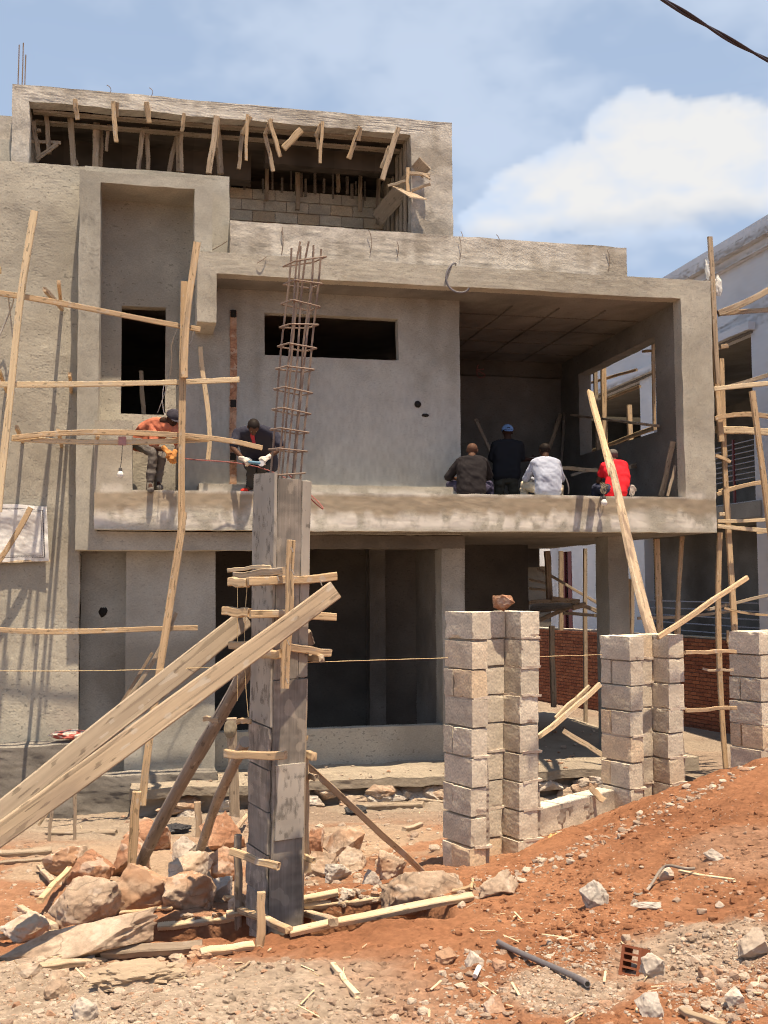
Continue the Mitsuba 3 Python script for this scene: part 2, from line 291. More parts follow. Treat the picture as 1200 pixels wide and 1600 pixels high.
# ground: bands are placed by where soil, gravel and dust lie on the plot
def ground_col(p, n, uv):
    x, y = p.x, p.y
    a = fbm(x * .9, y * .9, 3., 4); b = fbm(x * 4, y * 4, 1., 4); g = noise(x * 38, y * 38, p.z * 38); h = noise(x * 95, y * 95, p.z * 95)
    red = mix((.168, .072, .037), (.29, .143, .078), dr.clip(a * 1.0 + (b - .5) * .7, 0, 1))
    dust = mix((.235, .168, .118), (.35, .262, .19), dr.clip(a * .7 + b * .5, 0, 1))
    grav = mix((.215, .165, .122), (.345, .28, .222), dr.clip(b * .8 + .35 * g, 0, 1))
    grey = mix((.165, .14, .115), (.27, .23, .187), dr.clip(a * .5 + b * .6, 0, 1))
    w = (a - .5) * 2.2 + (b - .5) * .8
    site = smoothstep(-8.5, -7.6, y + w * .7 - dr.maximum(x - 2.2, 0) * .9)
    near_house = smoothstep(-4.2, -1.6, y + w * 1.2)
    redsite = smoothstep(.52, .62, fbm(x * .55 + 5, y * .55, 9., 3) + .10 * smoothstep(-4.5, -7., y))
    c = mix(red, mix(dust, red, redsite * .8), site)
    c = mix(c, grey, near_house * .75)
    def blob(cx, cy, rx, ry): return dr.sqrt(dr.square((x - cx) / rx) + dr.square((y - cy) / ry))
    gl = smoothstep(.35, -.35, y + 9.95 + .55 * (x - .1) + w * .28)      # crushed stone by the street, left
    gl = gl * smoothstep(1.5, .6, x + w * .4)
    gr = dr.maximum(smoothstep(1.15, .65, blob(2.20, -11.35, .36, .42) + w * .3), smoothstep(1.15, .6, blob(1.60, -11.4, .27, .38) + w * .22))
    gr = dr.maximum(gr, smoothstep(1.15, .7, blob(3.1, -10.2, .4, .5) + w * .3) * .3)
    c = mix(c, grav, dr.clip(dr.maximum(gl, gr * .85), 0, 1))
    return c * (.74 + .30 * g + .22 * h)
def ground_bump(p, n, uv):
    return .5 * fbm(p.x * 9, p.y * 9, p.z * 9, 3) + .3 * noise(p.x * 45, p.y * 45, p.z * 45) + .2 * noise(p.x * 110, p.y * 110, p.z * 110)
mat('soil', ground_col, .95, bump=ground_bump, scale=.030, eps=4e-3, spec=.1)
def stone_col(lo, hi, rust):
    lo, hi, rust = O3(lo), O3(hi), O3(rust)
    def fn(p, n, uv):
        a = fbm(p.x * 5, p.y * 5, p.z * 5, 4); b = noise(p.x * 42, p.y * 42, p.z * 42); r = smoothstep(.5, .68, fbm(p.x * 3.1 + 4, p.y * 3.1, p.z * 3.1, 3)); q = smoothstep(.60, .66, fbm(p.x * 9, p.y * 9 + 3, p.z * 9, 4)); b2 = noise(p.x * 130, p.y * 130, p.z * 130); cr = smoothstep(.035, .0, dr.abs(fbm(p.x * 6 + 9, p.y * 6, p.z * 6, 3) - .5))
        c = mix(lo, hi, dr.clip(a * 1.7 - .4, 0, 1)) * (.68 + .35 * b + .25 * b2) * (1 - .35 * cr)
        return mix(mix(c, rust, r * .7), C3(.58, .50, .42), q * .4)
    return fn
mat('stone', stone_col((.30, .215, .155), (.50, .40, .305), (.38, .21, .12)), .9, bump=coarse, scale=.012, eps=3e-3)
mat('stone_red', stone_col((.29, .145, .085), (.45, .265, .17), (.50, .37, .275)), .9, bump=coarse, scale=.012, eps=3e-3)
mat('stone_pale', stone_col((.42, .355, .295), (.64, .565, .485), (.45, .31, .2)), .9, bump=coarse, scale=.012, eps=3e-3)
mat('stone_grey', stone_col((.34, .305, .27), (.54, .49, .435), (.42, .33, .25)), .9, bump=coarse, scale=.014, eps=3e-3)
def pebble_col(p, n, uv):
    k = dr.floor(uv.x / 50); r, r2 = cell_rand(k, 1), cell_rand(k, 2)
    c = mix((.28, .20, .15), (.52, .44, .355), r)
    return mix(c, C3(.36, .19, .11), smoothstep(.80, .84, r2) * .7) * (.8 + .3 * noise(p.x * 60, p.y * 60, p.z * 60))
mat('pebbles', pebble_col, .9)
mat('steel', lambda p, n, uv: mix((.17, .115, .085), (.30, .24, .20), fbm(p.x * 9, p.y * 9, p.z * 14, 3)), .7)
for nm, c, r in (('black_cable', (.045, .04, .05), .5), ('grey_pipe', (.16, .15, .16), .55), ('white_plastic', (.80, .79, .76), .4), ('twine', (.62, .47, .27), .9), ('twine_grey', (.45, .43, .40), .9), ('wire_red', (.32, .10, .09), .6),
                 ('black_gap', (.02, .018, .016), .9), ('bar_paint', (.36, .35, .38), .5), ('bar_red', (.16, .04, .04), .5), ('pale_plastic_sheet', (.72, .71, .66), .35), ('black_sheet', (.05, .05, .055), .4), ('orange_paper', (.68, .40, .17), .8), ('tool_blue', (.12, .25, .36), .4),
                 ('nail', (.20, .17, .15), .5), ('white_soft', (.74, .73, .72), .9), ('lamp_cap', (.10, .09, .085), .5), ('sack', (.38, .295, .21), .9)):
    mat(nm, c, r)
scene['mat_pale_plastic_sheet'] = {'type': 'twosided', 'bsdf': {'type': 'principled', 'base_color': {'type': 'rgb', 'value': [.74, .73, .68]}, 'roughness': .35, 'specular': .5}}
def cloth(c, v=.25):
    return c
def folds(p, n, uv): return fbm(p.x * 11 + p.z * 4, p.y * 11, p.z * 9, 2)
for nm, c in (('shirt_orange', (.52, .17, .10)), ('shirt_navy', (.035, .036, .055)), ('shirt_charcoal', (.020, .017, .019)), ('shirt_black', (.017, .018, .023)), ('shirt_pale', (.40, .44, .55)), ('shirt_red', (.72, .022, .035)),
              ('trouser_grey', (.13, .118, .11)), ('trouser_dark', (.05, .048, .045)), ('trouser_blue', (.06, .055, .095)), ('trouser_olive', (.055, .052, .042)), ('trouser_cream', (.62, .55, .42)), ('trouser_navy', (.035, .04, .07)),
              ('cap_dark', (.05, .045, .06)), ('cap_blue', (.16, .27, .50)), ('glove_orange', (.55, .25, .08)), ('glove_white', (.68, .62, .54)), ('shoe_grey', (.15, .135, .12)), ('slipper_red', (.75, .06, .04)), ('rag', (.24, .205, .15)), ('rag_check', (.5, .3, .25)), ('tie_red', (.45, .05, .07)), ('tape_pink', (.45, .24, .23))):
    mat(nm, cloth(c), .9, bump=folds, scale=.045, eps=5e-3)
scene['mat_rag_check']['bsdf']['bsdf']['base_color'] = proc(lambda p, n, uv: mix((.60, .52, .46), (.42, .12, .10), smoothstep(.45, .55, fbm(p.x * 14, p.y * 14, p.z * 14, 2))))
for nm, c in (('skin', (.055, .028, .020)), ('skin_light', (.115, .062, .042)), ('hair', (.020, .015, .013)), ('eye', (.5, .48, .45))): mat(nm, c, .6, spec=.12)

# ---------------------------------------------------------------- the plot of land
TC = [(x, y, -3.10 + .03 * math.sin(x)) for x in (-7, -3, 0, 3, 6, 9) for y in (-.4, 2, 5)]
TC += [(-6, -3, -2.75), (-2, -3, -2.78), (1, -3, -2.76), (4, -3, -2.7), (7, -3, -2.75), (-5, -6, -2.4), (-1.5, -6, -2.38), (1, -6, -2.36), (3, -5.6, -2.36), (5.5, -5, -2.45), (8, -5, -2.4), (-4, -8, -2.16), (-.6, -8, -2.14), (.7, -7.6, -2.16), (1.9, -7.5, -2.1), (3.6, -6.6, -2.1), (4.6, -6.4, -1.95)]
TC += [tuple(aD(*q)) for q in ((-120, 1515, 5.3), (0, 1512, 5.4), (130, 1505, 5.45), (250, 1498, 5.5), (330, 1490, 5.5), (450, 1470, 5.55), (600, 1458, 5.6), (735, 1428, 5.9), (850, 1347, 7.0), (950, 1291, 7.5), (1080, 1226, 7.5), (1200, 1198, 7.5), (1330, 1172, 7.5),
     (0, 1600, 4.), (300, 1600, 3.95), (600, 1600, 3.95), (900, 1600, 3.85), (1200, 1600, 3.6), (1200, 1400, 4.9), (950, 1450, 5.1), (800, 1500, 4.7), (1090, 1300, 6.1), (1000, 1370, 5.9), (1250, 1280, 6.), (1400, 1500, 3.9))]
TC += [(0, -15.5, -1.6), (-4, -14, -1.6), (4, -15, -1.5), (-3.5, -11, -1.75), (-3.5, -9.6, -1.95), (7, -8.2, -1.2), (8, -11, -1.1), (6.2, -6.8, -1.9), (9, -7, -2.1), (5.2, -7.6, -1.36), (-8, -9, -2.1), (-8, -13, -1.7)]
TC = np.array(TC)
_rbf = RBFInterpolator(TC[:, :2], TC[:, 2], kernel='linear', smoothing=.02)
def axis(a, b, step, lo, hi):
    g = list(np.arange(a, b, step)); d = step; x = b
    while x < hi: g.append(x); d *= 1.35; x += d
    d = step; x = a - step; h = []
    while x > lo: h.append(x); d *= 1.35; x -= d
    return np.array([lo] + h[::-1] + g + [hi])
gx, gy = axis(-2.6, 5.6, .03, -400, 400), axis(-12.4, -5.6, .03, -60, 600)
gx = np.unique(np.r_[gx, np.arange(-8, 12, .12)]); gy = np.unique(np.r_[gy, np.arange(-5.6, .9, .07)])
def ground_z(x, y):
    x, y = np.asarray(x, float), np.asarray(y, float)
    q = np.stack([np.clip(x, -8, 9).ravel(), np.clip(y, -15.5, 5).ravel()], 1)
    z = np.concatenate([_rbf(q[i:i + 60000]) for i in range(0, len(q), 60000)]).reshape(x.shape)
    P = np.stack([x, y, 0 * x], -1)
    wide = 1 - smooth01(9, 20, np.abs(x)) * 1
    rx = smooth01(-.10, .10, x + .02) * (1 - smooth01(1.5, 1.66, x)); ry = smooth01(-9.5, -9.36, y + .25 * (x - .7)) * (1 - smooth01(-8.66, -8.56, y + .25 * (x - .7)))
    z = z - .5 * rx * ry * (1.3 + .3 * meshkit.noise(P * 7))
    amp = np.where(y < -7.6, 1., .8)
    z = z + amp * ((meshkit.fbm(P * 1.6, 3, 4) - .5) * .12 + (meshkit.fbm(P * 6.5, 3, 8) - .5) * .065 + (meshkit.fbm(P * 22, 2, 3) - .5) * .036 * (.5 + meshkit.noise(P * 2.2, 6)))
    return z
XX, YY = np.meshgrid(gx, gy, indexing='ij'); ZZ = ground_z(XX, YY)
nI, nJ = XX.shape; idx = np.arange(nI * nJ).reshape(nI, nJ)
gf = np.concatenate([np.stack([idx[:-1, :-1], idx[1:, :-1], idx[1:, 1:]], -1).reshape(-1, 3), np.stack([idx[:-1, :-1], idx[1:, 1:], idx[:-1, 1:]], -1).reshape(-1, 3)])
add('ground', M(np.stack([XX, YY, ZZ], -1).reshape(-1, 3), gf), 'soil', label='trodden red soil and dusty rubble of the building plot', kind='structure', smooth=True)
from scipy.interpolate import RegularGridInterpolator
_gi = RegularGridInterpolator((gx, gy), ZZ, bounds_error=False, fill_value=-3.)
def gz(x, y): return float(_gi((x, y)))
def G(px, py, lift=0.):
    """where the sight line through the picture point meets the ground"""
    ts = np.arange(2.5, 24, .02); P = CAM + ray(px, py) * ts[:, None]
    below = P[:, 2] < _gi(P[:, :2])
    i = int(np.argmax(below)) if below.any() else len(ts) - 1
    return P[i] + np.array([0, 0, lift])

# ---------------------------------------------------------------- the house under construction
H = thing('house', 'large unfinished grey cement house with open balcony, flat slabs and box frames', 'house')
conc('wall', bx(-7, -.95, .66, .86, -2.9, 6.18), 'render_tan', H, L=.12, a=.007, label='big tan rendered wall with shadow stripes')
# return of that wall and the recess beside it
conc('wall', poly_xz(rect(-.95, -.25, -2.9, .60), 1.05, 1.25), 'render_grey', H)
conc('wall', bx(-.30, .98, .68, 1.9, -2.9, .545), 'render_grey', H)
conc('wall', poly_xz([(-.94, 4.95), (1.165, 4.95), (1.165, 6.19), (-.94, 6.19)], .6, .82, [rect(-.72, .66, 4.9, 5.83)] if False else ()), 'render_frame', H) if False else None
conc('wall', poly_xz([(-.95, 5.8), (.63, 5.8), (.63, 4.7), (1.165, 4.7), (1.165, 6.19), (-.95, 6.19)], .652, .86), 'render_frame', H, L=.12)
conc('niche_frame', poly_xz([(-.99, .53), (2.27, .53), (2.27, .79), (-.70, .79), (-.70, 5.80), (.63, 5.80), (.63, 4.82), (.885, 4.82), (.885, 5.96), (-.99, 5.96)], .22, .65), 'render_frame', H, L=.1, label='box frame round the tall niche')
conc('niche_side', bx(.63, .88, .652, .98, 4.5, 5.9), 'render_frame', H); conc('niche_side', bx(-.98, -.70, .652, .98, .62, 5.9), 'render_frame', H); conc('niche_top', bx(-.70, .63, .652, .98, 5.80, 6.0), 'render_frame', H)
conc('wall', poly_xz(rect(-.98, .63, .8, 5.95), .95, 1.15, [rect(-.41, .24, 2.58, 4.21)]), 'render_tan', H, L=.12, label='back wall of the niche with a narrow window opening')
conc('wall', poly_xz([(.44, .8), (4.79, .8), (4.79, 4.6), (.44, 4.6)], .80, .99, [rect(1.71, 3.8, 3.51, 4.17)]), 'render_recess', H, L=.1, label='shaded balcony wall with a low wide window opening')
conc('parapet', poly_xz([(1.165, 4.815), (7.53, 4.815), (7.53, 5.435), (1.165, 5.46)], .5, .7), 'cast_concrete', H, L=.12, a=.009)
# the projecting balcony frame: top band, right upright, ledge, short hanging piece on the left, low block
conc('balcony_frame', poly_xz([(.665, 3.79), (.94, 3.79), (.94, 4.5), (8.19, 4.5), (8.19, 1.362), (-.22, 1.362), (-.22, 2.34), (-.73, 2.34), (-.73, .805), (8.715, .805), (8.715, 4.81), (.665, 4.81)], 0, .25), 'render_ledge', H, L=.12, a=.006, label='projecting frame of the balcony with water-stained ledge')
conc('balcony_frame', bx(.668, .937, .25, .99, 3.795, 4.79), 'render_frame', H)
conc('balcony_frame', bx(-.727, -.223, .25, .95, .81, 2.335), 'render_frame', H)
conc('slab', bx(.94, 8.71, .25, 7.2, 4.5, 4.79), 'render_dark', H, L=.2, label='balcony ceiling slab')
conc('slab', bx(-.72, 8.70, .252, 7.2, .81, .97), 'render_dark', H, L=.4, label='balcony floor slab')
conc('kerb', bx(.72, 4.785, .34, .799, .96, 1.50), 'render_ledge', H)
for a, b in ((1.9, 3.0), (3.0, 4.1)):
    pass
for i, y in enumerate((1.5, 2.45, 3.4, 4.3)): add('ceiling_joint', bx(4.9, 8.18, y, y + .022, 4.488, 4.505), 'render_room', H)
for i, x in enumerate((5.7, 6.5, 7.3)): add('ceiling_joint', bx(x, x + .025, .9, 5.1, 4.486, 4.505), 'render_room', H)
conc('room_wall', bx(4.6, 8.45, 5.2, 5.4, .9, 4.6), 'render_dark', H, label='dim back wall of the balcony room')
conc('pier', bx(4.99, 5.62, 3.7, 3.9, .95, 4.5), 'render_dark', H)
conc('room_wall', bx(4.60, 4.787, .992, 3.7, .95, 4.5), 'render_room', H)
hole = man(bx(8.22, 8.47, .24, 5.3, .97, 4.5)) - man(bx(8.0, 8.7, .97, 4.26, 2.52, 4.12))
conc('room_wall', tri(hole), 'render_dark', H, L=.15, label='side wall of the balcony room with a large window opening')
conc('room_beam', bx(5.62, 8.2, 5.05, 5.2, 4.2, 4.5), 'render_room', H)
# ground floor
conc('beam', bx(2.272, 4.95, 1.2, 1.45, .59, .80), 'render_dark', H)
conc('post', bx(4.57, 4.95, 1.2, 1.6, -2.75, .588), 'render_grey', H)
conc('wall', bx(.982, 4.70, 1.2, 1.42, -2.85, -2.18), 'render_tan', H, label='low wall under the ground floor opening')
conc('room_wall', bx(4.60, 4.93, 1.602, 3.05, -2.75, .6), 'render_dark', H)
conc('post', bx(4.05, 4.35, 4.4, 4.75, -2.8, .7), 'render_dark', H)
conc('room_wall', bx(-7, 7.5, 6.4, 6.6, -2.9, .8), 'render_dark', H, L=.8)
conc('room_wall', bx(4.2, 7.46, 5.2, 5.4, -2.8, .82), 'render_room', H)
conc('room_wall', bx(.7, 4.34, 4.76, 4.95, -2.8, .82), 'render_room', H)
conc('room_wall', bx(.2, 3.9, 1.9, 2.0, 3.2, 3.35), 'render_room', H) if False else None
conc('column', bx(7.52, 7.88, 1.45, 1.98, -2.75, .81), 'render_grey', H, label='free-standing porch column')
conc('floor', bx(-.9, 8.6, .55, 7, -2.95, -2.74), 'render_dirt', H, L=.3)
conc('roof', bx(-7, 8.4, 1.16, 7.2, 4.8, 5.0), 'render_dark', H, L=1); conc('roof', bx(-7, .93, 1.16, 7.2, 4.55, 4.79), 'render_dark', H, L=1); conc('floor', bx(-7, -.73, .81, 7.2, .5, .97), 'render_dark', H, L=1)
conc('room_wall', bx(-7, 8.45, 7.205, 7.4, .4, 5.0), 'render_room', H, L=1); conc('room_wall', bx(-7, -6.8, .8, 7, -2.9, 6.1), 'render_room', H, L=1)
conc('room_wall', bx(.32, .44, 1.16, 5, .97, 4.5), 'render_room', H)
add('hole', trimesh.creation.icosphere(subdivisions=2, radius=.055).apply_translation((4.10, .805, 2.83)), 'black_gap', H); add('hole', trimesh.creation.icosphere(subdivisions=2, radius=.04).apply_scale((1.5, 1, .7)).apply_translation((4.22, .805, 2.66)), 'black_gap', H)
add('hole', lump((.13, .06, .15), 5, 2).apply_translation(aY(161, 957, 1.05)), 'black_gap', H)
ch = aY(365, 600, .74)[0]
add('service_chase', rough(bx(ch - .05, ch + .05, .782, .805, 1.5, 4.15), .12, .006), 'stone_red', H, label='chiselled pipe chase with bare red brick')
for z in (2.75, 4.12, 1.95): add('hole', bx(ch - .045, ch + .04, .775, .81, z - .05, z + .06), 'black_gap', H)
# plinth, apron and rubble footing
conc('plinth', bx(-7, -.96, .12, .62, -3.3, -2.13), 'render_dark', H, L=.12, a=.02); conc('plinth', bx(-.94, 1.0, .30, .70, -3.3, -2.62), 'render_dark', H, L=.12, a=.02)
conc('apron', bx(-.2, 7.9, -.15, 1.22, -2.86, -2.735), 'render_dirt', H, L=.09, a=.018)
ft = add('footing', rough(bx(-.1, 7.6, .06, .9, -3.4, -2.88), .1, .03), 'mortar', H, smooth=True)
r = np.random.default_rng(3)
for i in range(44):
    x = r.uniform(.2, 7.4) if i > 10 else 1.6 + i * .31; sx, sz = r.uniform(.22, .5), r.uniform(.14, .26)
    add('stone', lump((sx * 1.15, .34, sz * 1.2), 300 + i, 3).apply_translation((x, -.03 + r.uniform(-.05, .05), r.uniform(-3.14, -2.90))), ('stone', 'stone_grey', 'stone_grey', 'stone')[i % 4], ft, smooth=40)
# top storey, still in its shuttering
conc('top_frame', poly_xz([(-2.08, 4.9), (-1.83, 4.9), (-1.83, 7.475), (4.20, 7.455), (4.20, 4.9), (4.90, 4.9), (4.90, 7.71), (-2.08, 7.73)], 1.5, 1.75), 'cast_concrete', H, L=.12, a=.011, label='raw cast edge of the top slab and its end walls')
conc('top_wall', bx(4.22, 4.88, 1.75, 4.2, 4.9, 7.69), 'cast_concrete', H); conc('top_wall', bx(4.885, 5.0, 2.2, 2.6, 4.9, 7.0), 'cast_concrete', H); conc('top_wall', bx(-2.06, -1.85, 1.75, 4.2, 4.9, 7.69), 'cast_concrete', H)
conc('top_wall', bx(-5, -2.1, 1.75, 2.0, 4.9, 7.32), 'cast_concrete', H); conc('top_wall', bx(-5, -2.1, 1.65, 1.75, 4.9, 6.9), 'render_frame', H)
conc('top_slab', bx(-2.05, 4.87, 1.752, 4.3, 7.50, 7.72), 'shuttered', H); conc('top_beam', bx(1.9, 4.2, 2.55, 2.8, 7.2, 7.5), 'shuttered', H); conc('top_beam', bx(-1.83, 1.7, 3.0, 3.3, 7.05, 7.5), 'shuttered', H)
bw = conc('block_wall', bx(-1.9, 4.25, 3.64, 3.8, 4.9, 7.14), 'mortar', H)
k = 0
for row in range(9):
    for c in range(16):
        x0 = -1.85 + c * .405 - (.2 if row % 2 else 0); x1 = min(x0 + .39, 4.2)
        if x1 - x0 < .1: continue
        uvb = np.full((24, 2), 50. * (row * 17 + c + 3)); m = bx(max(x0, -1.85), x1, 3.6 + r.uniform(-.006, .006), 3.7, 5.34 + row * .2, 5.525 + row * .2)
        add('block', m, 'block', bw, uv=uvb[:len(m.vertices)])
conc('back_wall', bx(-2, 4.8, 4.2, 4.3, 4.9, 7.5), 'render_room', H)
sl = []
for x in np.arange(-1.7, 4.15, .085):
    if r.random() < .6: sl.append(bx(x, x + r.uniform(.02, .055), 3.55 + r.uniform(0, .03), 3.58 + r.uniform(.02, .05), 7.12 - r.uniform(-.05, .1), 7.34 + r.uniform(-.05, .2)))
add('slat', cat_(sl), 'wood_log', H, kind='stuff', label='row of upright shuttering slats above the block wall')
for (x, y), h in (((28, 130), 62), ((34.5, 129), 64), ((38.5, 130), 46)):
    b = aY(x, y, 1.62); add('starter_bar', tube([b - [0, 0, .2], b + [.01, 0, m_px(h, b)]], .009)[0], 'steel', H)
for px, py, h, Y in ((829, 402, 22, .55), (720, 372, 10, .7), (777, 377, 10, .7), (440, 388, 34, .49), (578, 385, 26, .49), (718, 396, 26, .49), (950, 414, 24, .49), (620, 392, 14, .49), (235, 143, 5, 1.6), (170, 140, 6, 1.55), (440, 385, 24, .49)):
    b = aY(px, py, Y); add('starter_bar', tube(curve([b - [0, 0, .1], b + [.02, -.02, m_px(h, b) * .5], b + [r.uniform(-.03, .03), -.02, m_px(h, b)]], 6), .0055)[0], 'steel', H)
for a, b in (((450, 392, .47), (575, 377 - 0, .47)), ((802, 409, -.02), (872, 403, .45))):
    pass
add('bent_wire', tube(curve([aY(331, 391, .5), aY(345, 383, .45), aY(355, 377, .40)], 8), .007)[0], 'steel', H); add('bent_wire', tube(curve([aY(402, 411, -.03), aY(410, 406, -.05), aY(416, 401, -.02)], 8), .006)[0], 'steel', H)
rope('cable_end', [aY(712, 414, .2), aY(702, 418, -.02), aY(697, 432, -.05), aY(702, 449, -.07), aY(716, 457, -.12), aY(727, 456, -.14), aY(733, 450, -.15)], .016, 'grey_pipe', H, label='loop of grey conduit sticking out of the slab edge')

# ---- loose shuttering hanging under the top slab
S = thing('slab_shuttering', 'loose timber props and boards left hanging under the raw top slab', 'formwork')
for x0, y0, x1, y1, w, Y in ((117, 155, 121, 187, 7, 1.44), (176, 159, 182, 222, 7, 1.42), (183, 160, 182, 182, 6, 1.48), (229, 160, 233, 192, 8, 1.46), (288, 177, 284, 205, 6, 1.46), (338, 182, 326, 271, 9, 1.44), (341, 184, 337, 230, 6, 1.5), (387, 179, 384, 251, 5, 1.42), (391, 182, 379, 210, 6, 1.5), (379, 205, 373, 264, 6, 1.6),
      (421, 187, 438, 245, 6, 1.42), (424, 186, 414, 210, 6, 1.48), (414, 210, 427, 268, 6, 1.6), (471, 203, 443, 232, 10, 1.35), (504, 190, 500, 255, 5, 1.42), (502, 194, 493, 214, 6, 1.48), (495, 205, 497, 233, 4, 1.55), (561, 197, 543, 247, 4, 1.42), (563, 199, 560, 220, 6, 1.46), (555, 222, 547, 249, 4, 1.5), (623, 200, 597, 281, 8, 1.38), (608, 228, 596, 263, 5, 1.5)):
    timber('prop', aY(x0, y0, Y), aY(x1, y1, Y + .06), w, None, 'wood' if y1 < 260 else 'wood_plank', S, bend=r.uniform(-.01, .01))
for x0, y0, x1, y1, w, Y in ((109, 180, 116, 262, 9, 2.0), (152, 182, 149, 264, 10, 2.2), (157, 175, 155, 264, 9, 2.4), (223, 200, 216, 266, 7, 2.1), (229, 178, 231, 266, 7, 2.2), (277, 210, 264, 268, 7, 2.3), (284, 190, 284, 268, 6, 2.1), (278, 190, 278, 268, 6, 2.2), (340, 190, 346, 272, 7, 2.0), (337, 210, 344, 272, 8, 2.4), (70, 168, 77, 240, 7, 2.0), (52, 190, 61, 246, 7, 2.0), (47, 221, 95, 223, 5, 2.0), (57, 250, 89, 225, 6, 1.95), (58, 204, 64, 204, 5, 1.9), (172, 180, 166, 236, 5, 2.2),
      (417, 262, 417, 314, 6, 3.4), (465, 270, 465, 328, 7, 3.4), (563, 274, 563, 331, 6, 3.4), (528, 272, 529, 300, 6, 3.4), (591, 280, 590, 350, 6, 3.3), (118, 250, 120, 258, 5, 2)):
    timber('prop', aY(x0, y0, Y), aY(x1, y1, Y), w, None, 'wood_plank', S, bend=r.uniform(-.008, .008))
for i, y in enumerate((1.85, 2.15, 2.45, 2.8, 3.15, 3.4)):
    timber('board', (4.17, y, 5.2 + .2 * (i % 2)), (4.17, y - .02, 7.45), .16, .025, 'wood_old', S, ref=(-1, 0, 0))
for i, (za, zb) in enumerate(((7.44, 7.45), (7.40, 7.41))): timber('board', (-1.8, 1.8 + .3 * i, za), (4.15, 1.8 + .3 * i, za), .14, .03, 'wood_old', S, ref=(0, 0, 1))
timber('board', aY(590, 342, 2.6), aY(664, 254, 1.3), 25, .03, 'wood_old', S, label='wide sloping board at the right end'); timber('board', aY(636, 270, 1.42), aY(672, 274, 1.25), 5, .04, 'wood_plank', S); timber('board', aY(644, 298, 1.42), aY(672, 287, 1.2), 4, .03, 'wood_plank', S); timber('board', aY(660, 273, 1.3), aY(672, 279, 1.15), 3, .03, 'wood_plank', S)
timber('prop', aY(637, 262, 1.4), aY(637, 300, 1.4), 5, None, 'wood', S)
q = np.array([aY(612, 292, 1.55), aY(645, 302, 1.45), aY(667, 313, 1.15), aY(640, 309, 1.15)]); q2 = q + [0, 0, .02]
add('board', tri(m3.Manifold.hull_points(np.vstack([q, q2]))), 'wood_plank', S, label='splintered sheet of plywood')
timber('board', aY(606, 290, 1.5), aY(634, 283, 1.4), 4, .03, 'wood_old', S)

# ---------------------------------------------------------------- the neighbour's white house, the red brick boundary wall
N = thing('neighbour_house', 'white rendered house with dark openings and rails on the right', 'house')
NX = 12.2
w = man(bx(NX, NX + .25, -9, 16.35, -3.4, 7.0))
for y0, y1, z0, z1 in ((4.62, 9.14, 1.72, 5.22), (9.85, 15.5, 1.72, 5.22), (4.62, 9.8, -3.2, 1.35), (10.8, 12.7, -3.2, 1.35), (14.6, 15.6, -3.2, 1.0)): w = w - man(bx(NX - .1, NX + .4, y0, y1, z0, z1))
add('wall', tri(w), 'white_render', N)
conc('fascia', bx(NX - .30, NX + .2, -9, 16.6, 6.93, 7.27), 'white_render', N, L=2.5); conc('fascia', bx(NX - .14, NX - .004, -9, 16.4, 6.76, 6.926), 'white_render', N, L=2.5)
conc('sill_band', bx(NX - .16, NX - .003, 4.45, 16.2, 5.235, 5.40), 'white_render', N, L=2.5); conc('sill_band', bx(NX - .05, NX - .003, 4.55, 16, 5.18, 5.23), 'render_dark', N)
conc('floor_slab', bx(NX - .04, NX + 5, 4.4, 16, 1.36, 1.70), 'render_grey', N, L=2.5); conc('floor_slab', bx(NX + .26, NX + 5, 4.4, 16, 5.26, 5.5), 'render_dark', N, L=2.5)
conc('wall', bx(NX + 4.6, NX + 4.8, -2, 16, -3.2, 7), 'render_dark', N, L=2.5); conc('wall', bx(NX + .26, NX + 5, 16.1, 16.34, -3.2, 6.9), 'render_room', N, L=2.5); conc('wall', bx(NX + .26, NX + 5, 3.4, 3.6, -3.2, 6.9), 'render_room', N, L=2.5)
conc('pillar', bx(NX + .6, NX + .9, 9.3, 9.9, 1.7, 5.25), 'render_grey', N, L=2.5); conc('pillar', bx(NX + .6, NX + .85, 12.6, 13.2, -3, 1.36), 'render_grey', N, L=2.5)
conc('wall', bx(NX + 1.6, NX + 1.75, 7.0, 16, -3.1, 1.36), 'render_dark', N, L=2.5)
for i in range(8): add('rail_bar', tube([(NX + .12, 4.63, 2.22 + i * .112), (NX + .12, 9.14, 2.22 + i * .112)], .012, 6)[0], 'bar_paint', N)
for i in range(6): add('rail_bar', tube([(NX + .12, 4.63, -1.25 + i * .17), (NX + .12, 9.8, -1.25 + i * .17)], .014, 6)[0], 'bar_paint', N)
for y in (5.6, 7.6): add('rail_post', bx(NX + .09, NX + .13, y, y + .05, 1.7, 3.1), 'bar_red', N)
for y in (14.75, 15.3): add('rail_post', bx(NX + .05, NX + .12, y, y + .3, -3.1, 1.0), 'bar_red', N)
D_ = thing('far_house', 'distant brick house seen small under the balcony slab', 'house')
conc('wall', bx(9, 19, 25.5, 26, -3.2, 1.45), 'render_room', D_, L=2.5); conc('slab', bx(8.9, 18.2, 24.9, 25.49, .75, 1.45), 'white_render', D_, L=2.5)
for row in range(7):
    for c in range(14): add('brick', bx(9 + c * .45 + .2 * (row % 2), 9.42 + c * .45 + .2 * (row % 2), 24.95 + .02 * ((c * 7 + row) % 3), 25.4, 1.455 + row * .13, 1.57 + row * .13), 'brick', D_, uv=np.full((8, 2), 50. * (row * 19 + c)))
B_ = thing('brick_boundary_wall', 'dark red brick boundary wall behind the block pillars', 'wall')
b0, b1 = np.array([10.02, 13.53]), np.array([12.1, 4.05]); bl = np.linalg.norm(b1 - b0); bd = (b1 - b0) / bl; bn = np.array([bd[1], -bd[0]]);
if bn[1] > 0: bn = -bn
ang = math.atan2(bd[1], bd[0]); r = np.random.default_rng(11)
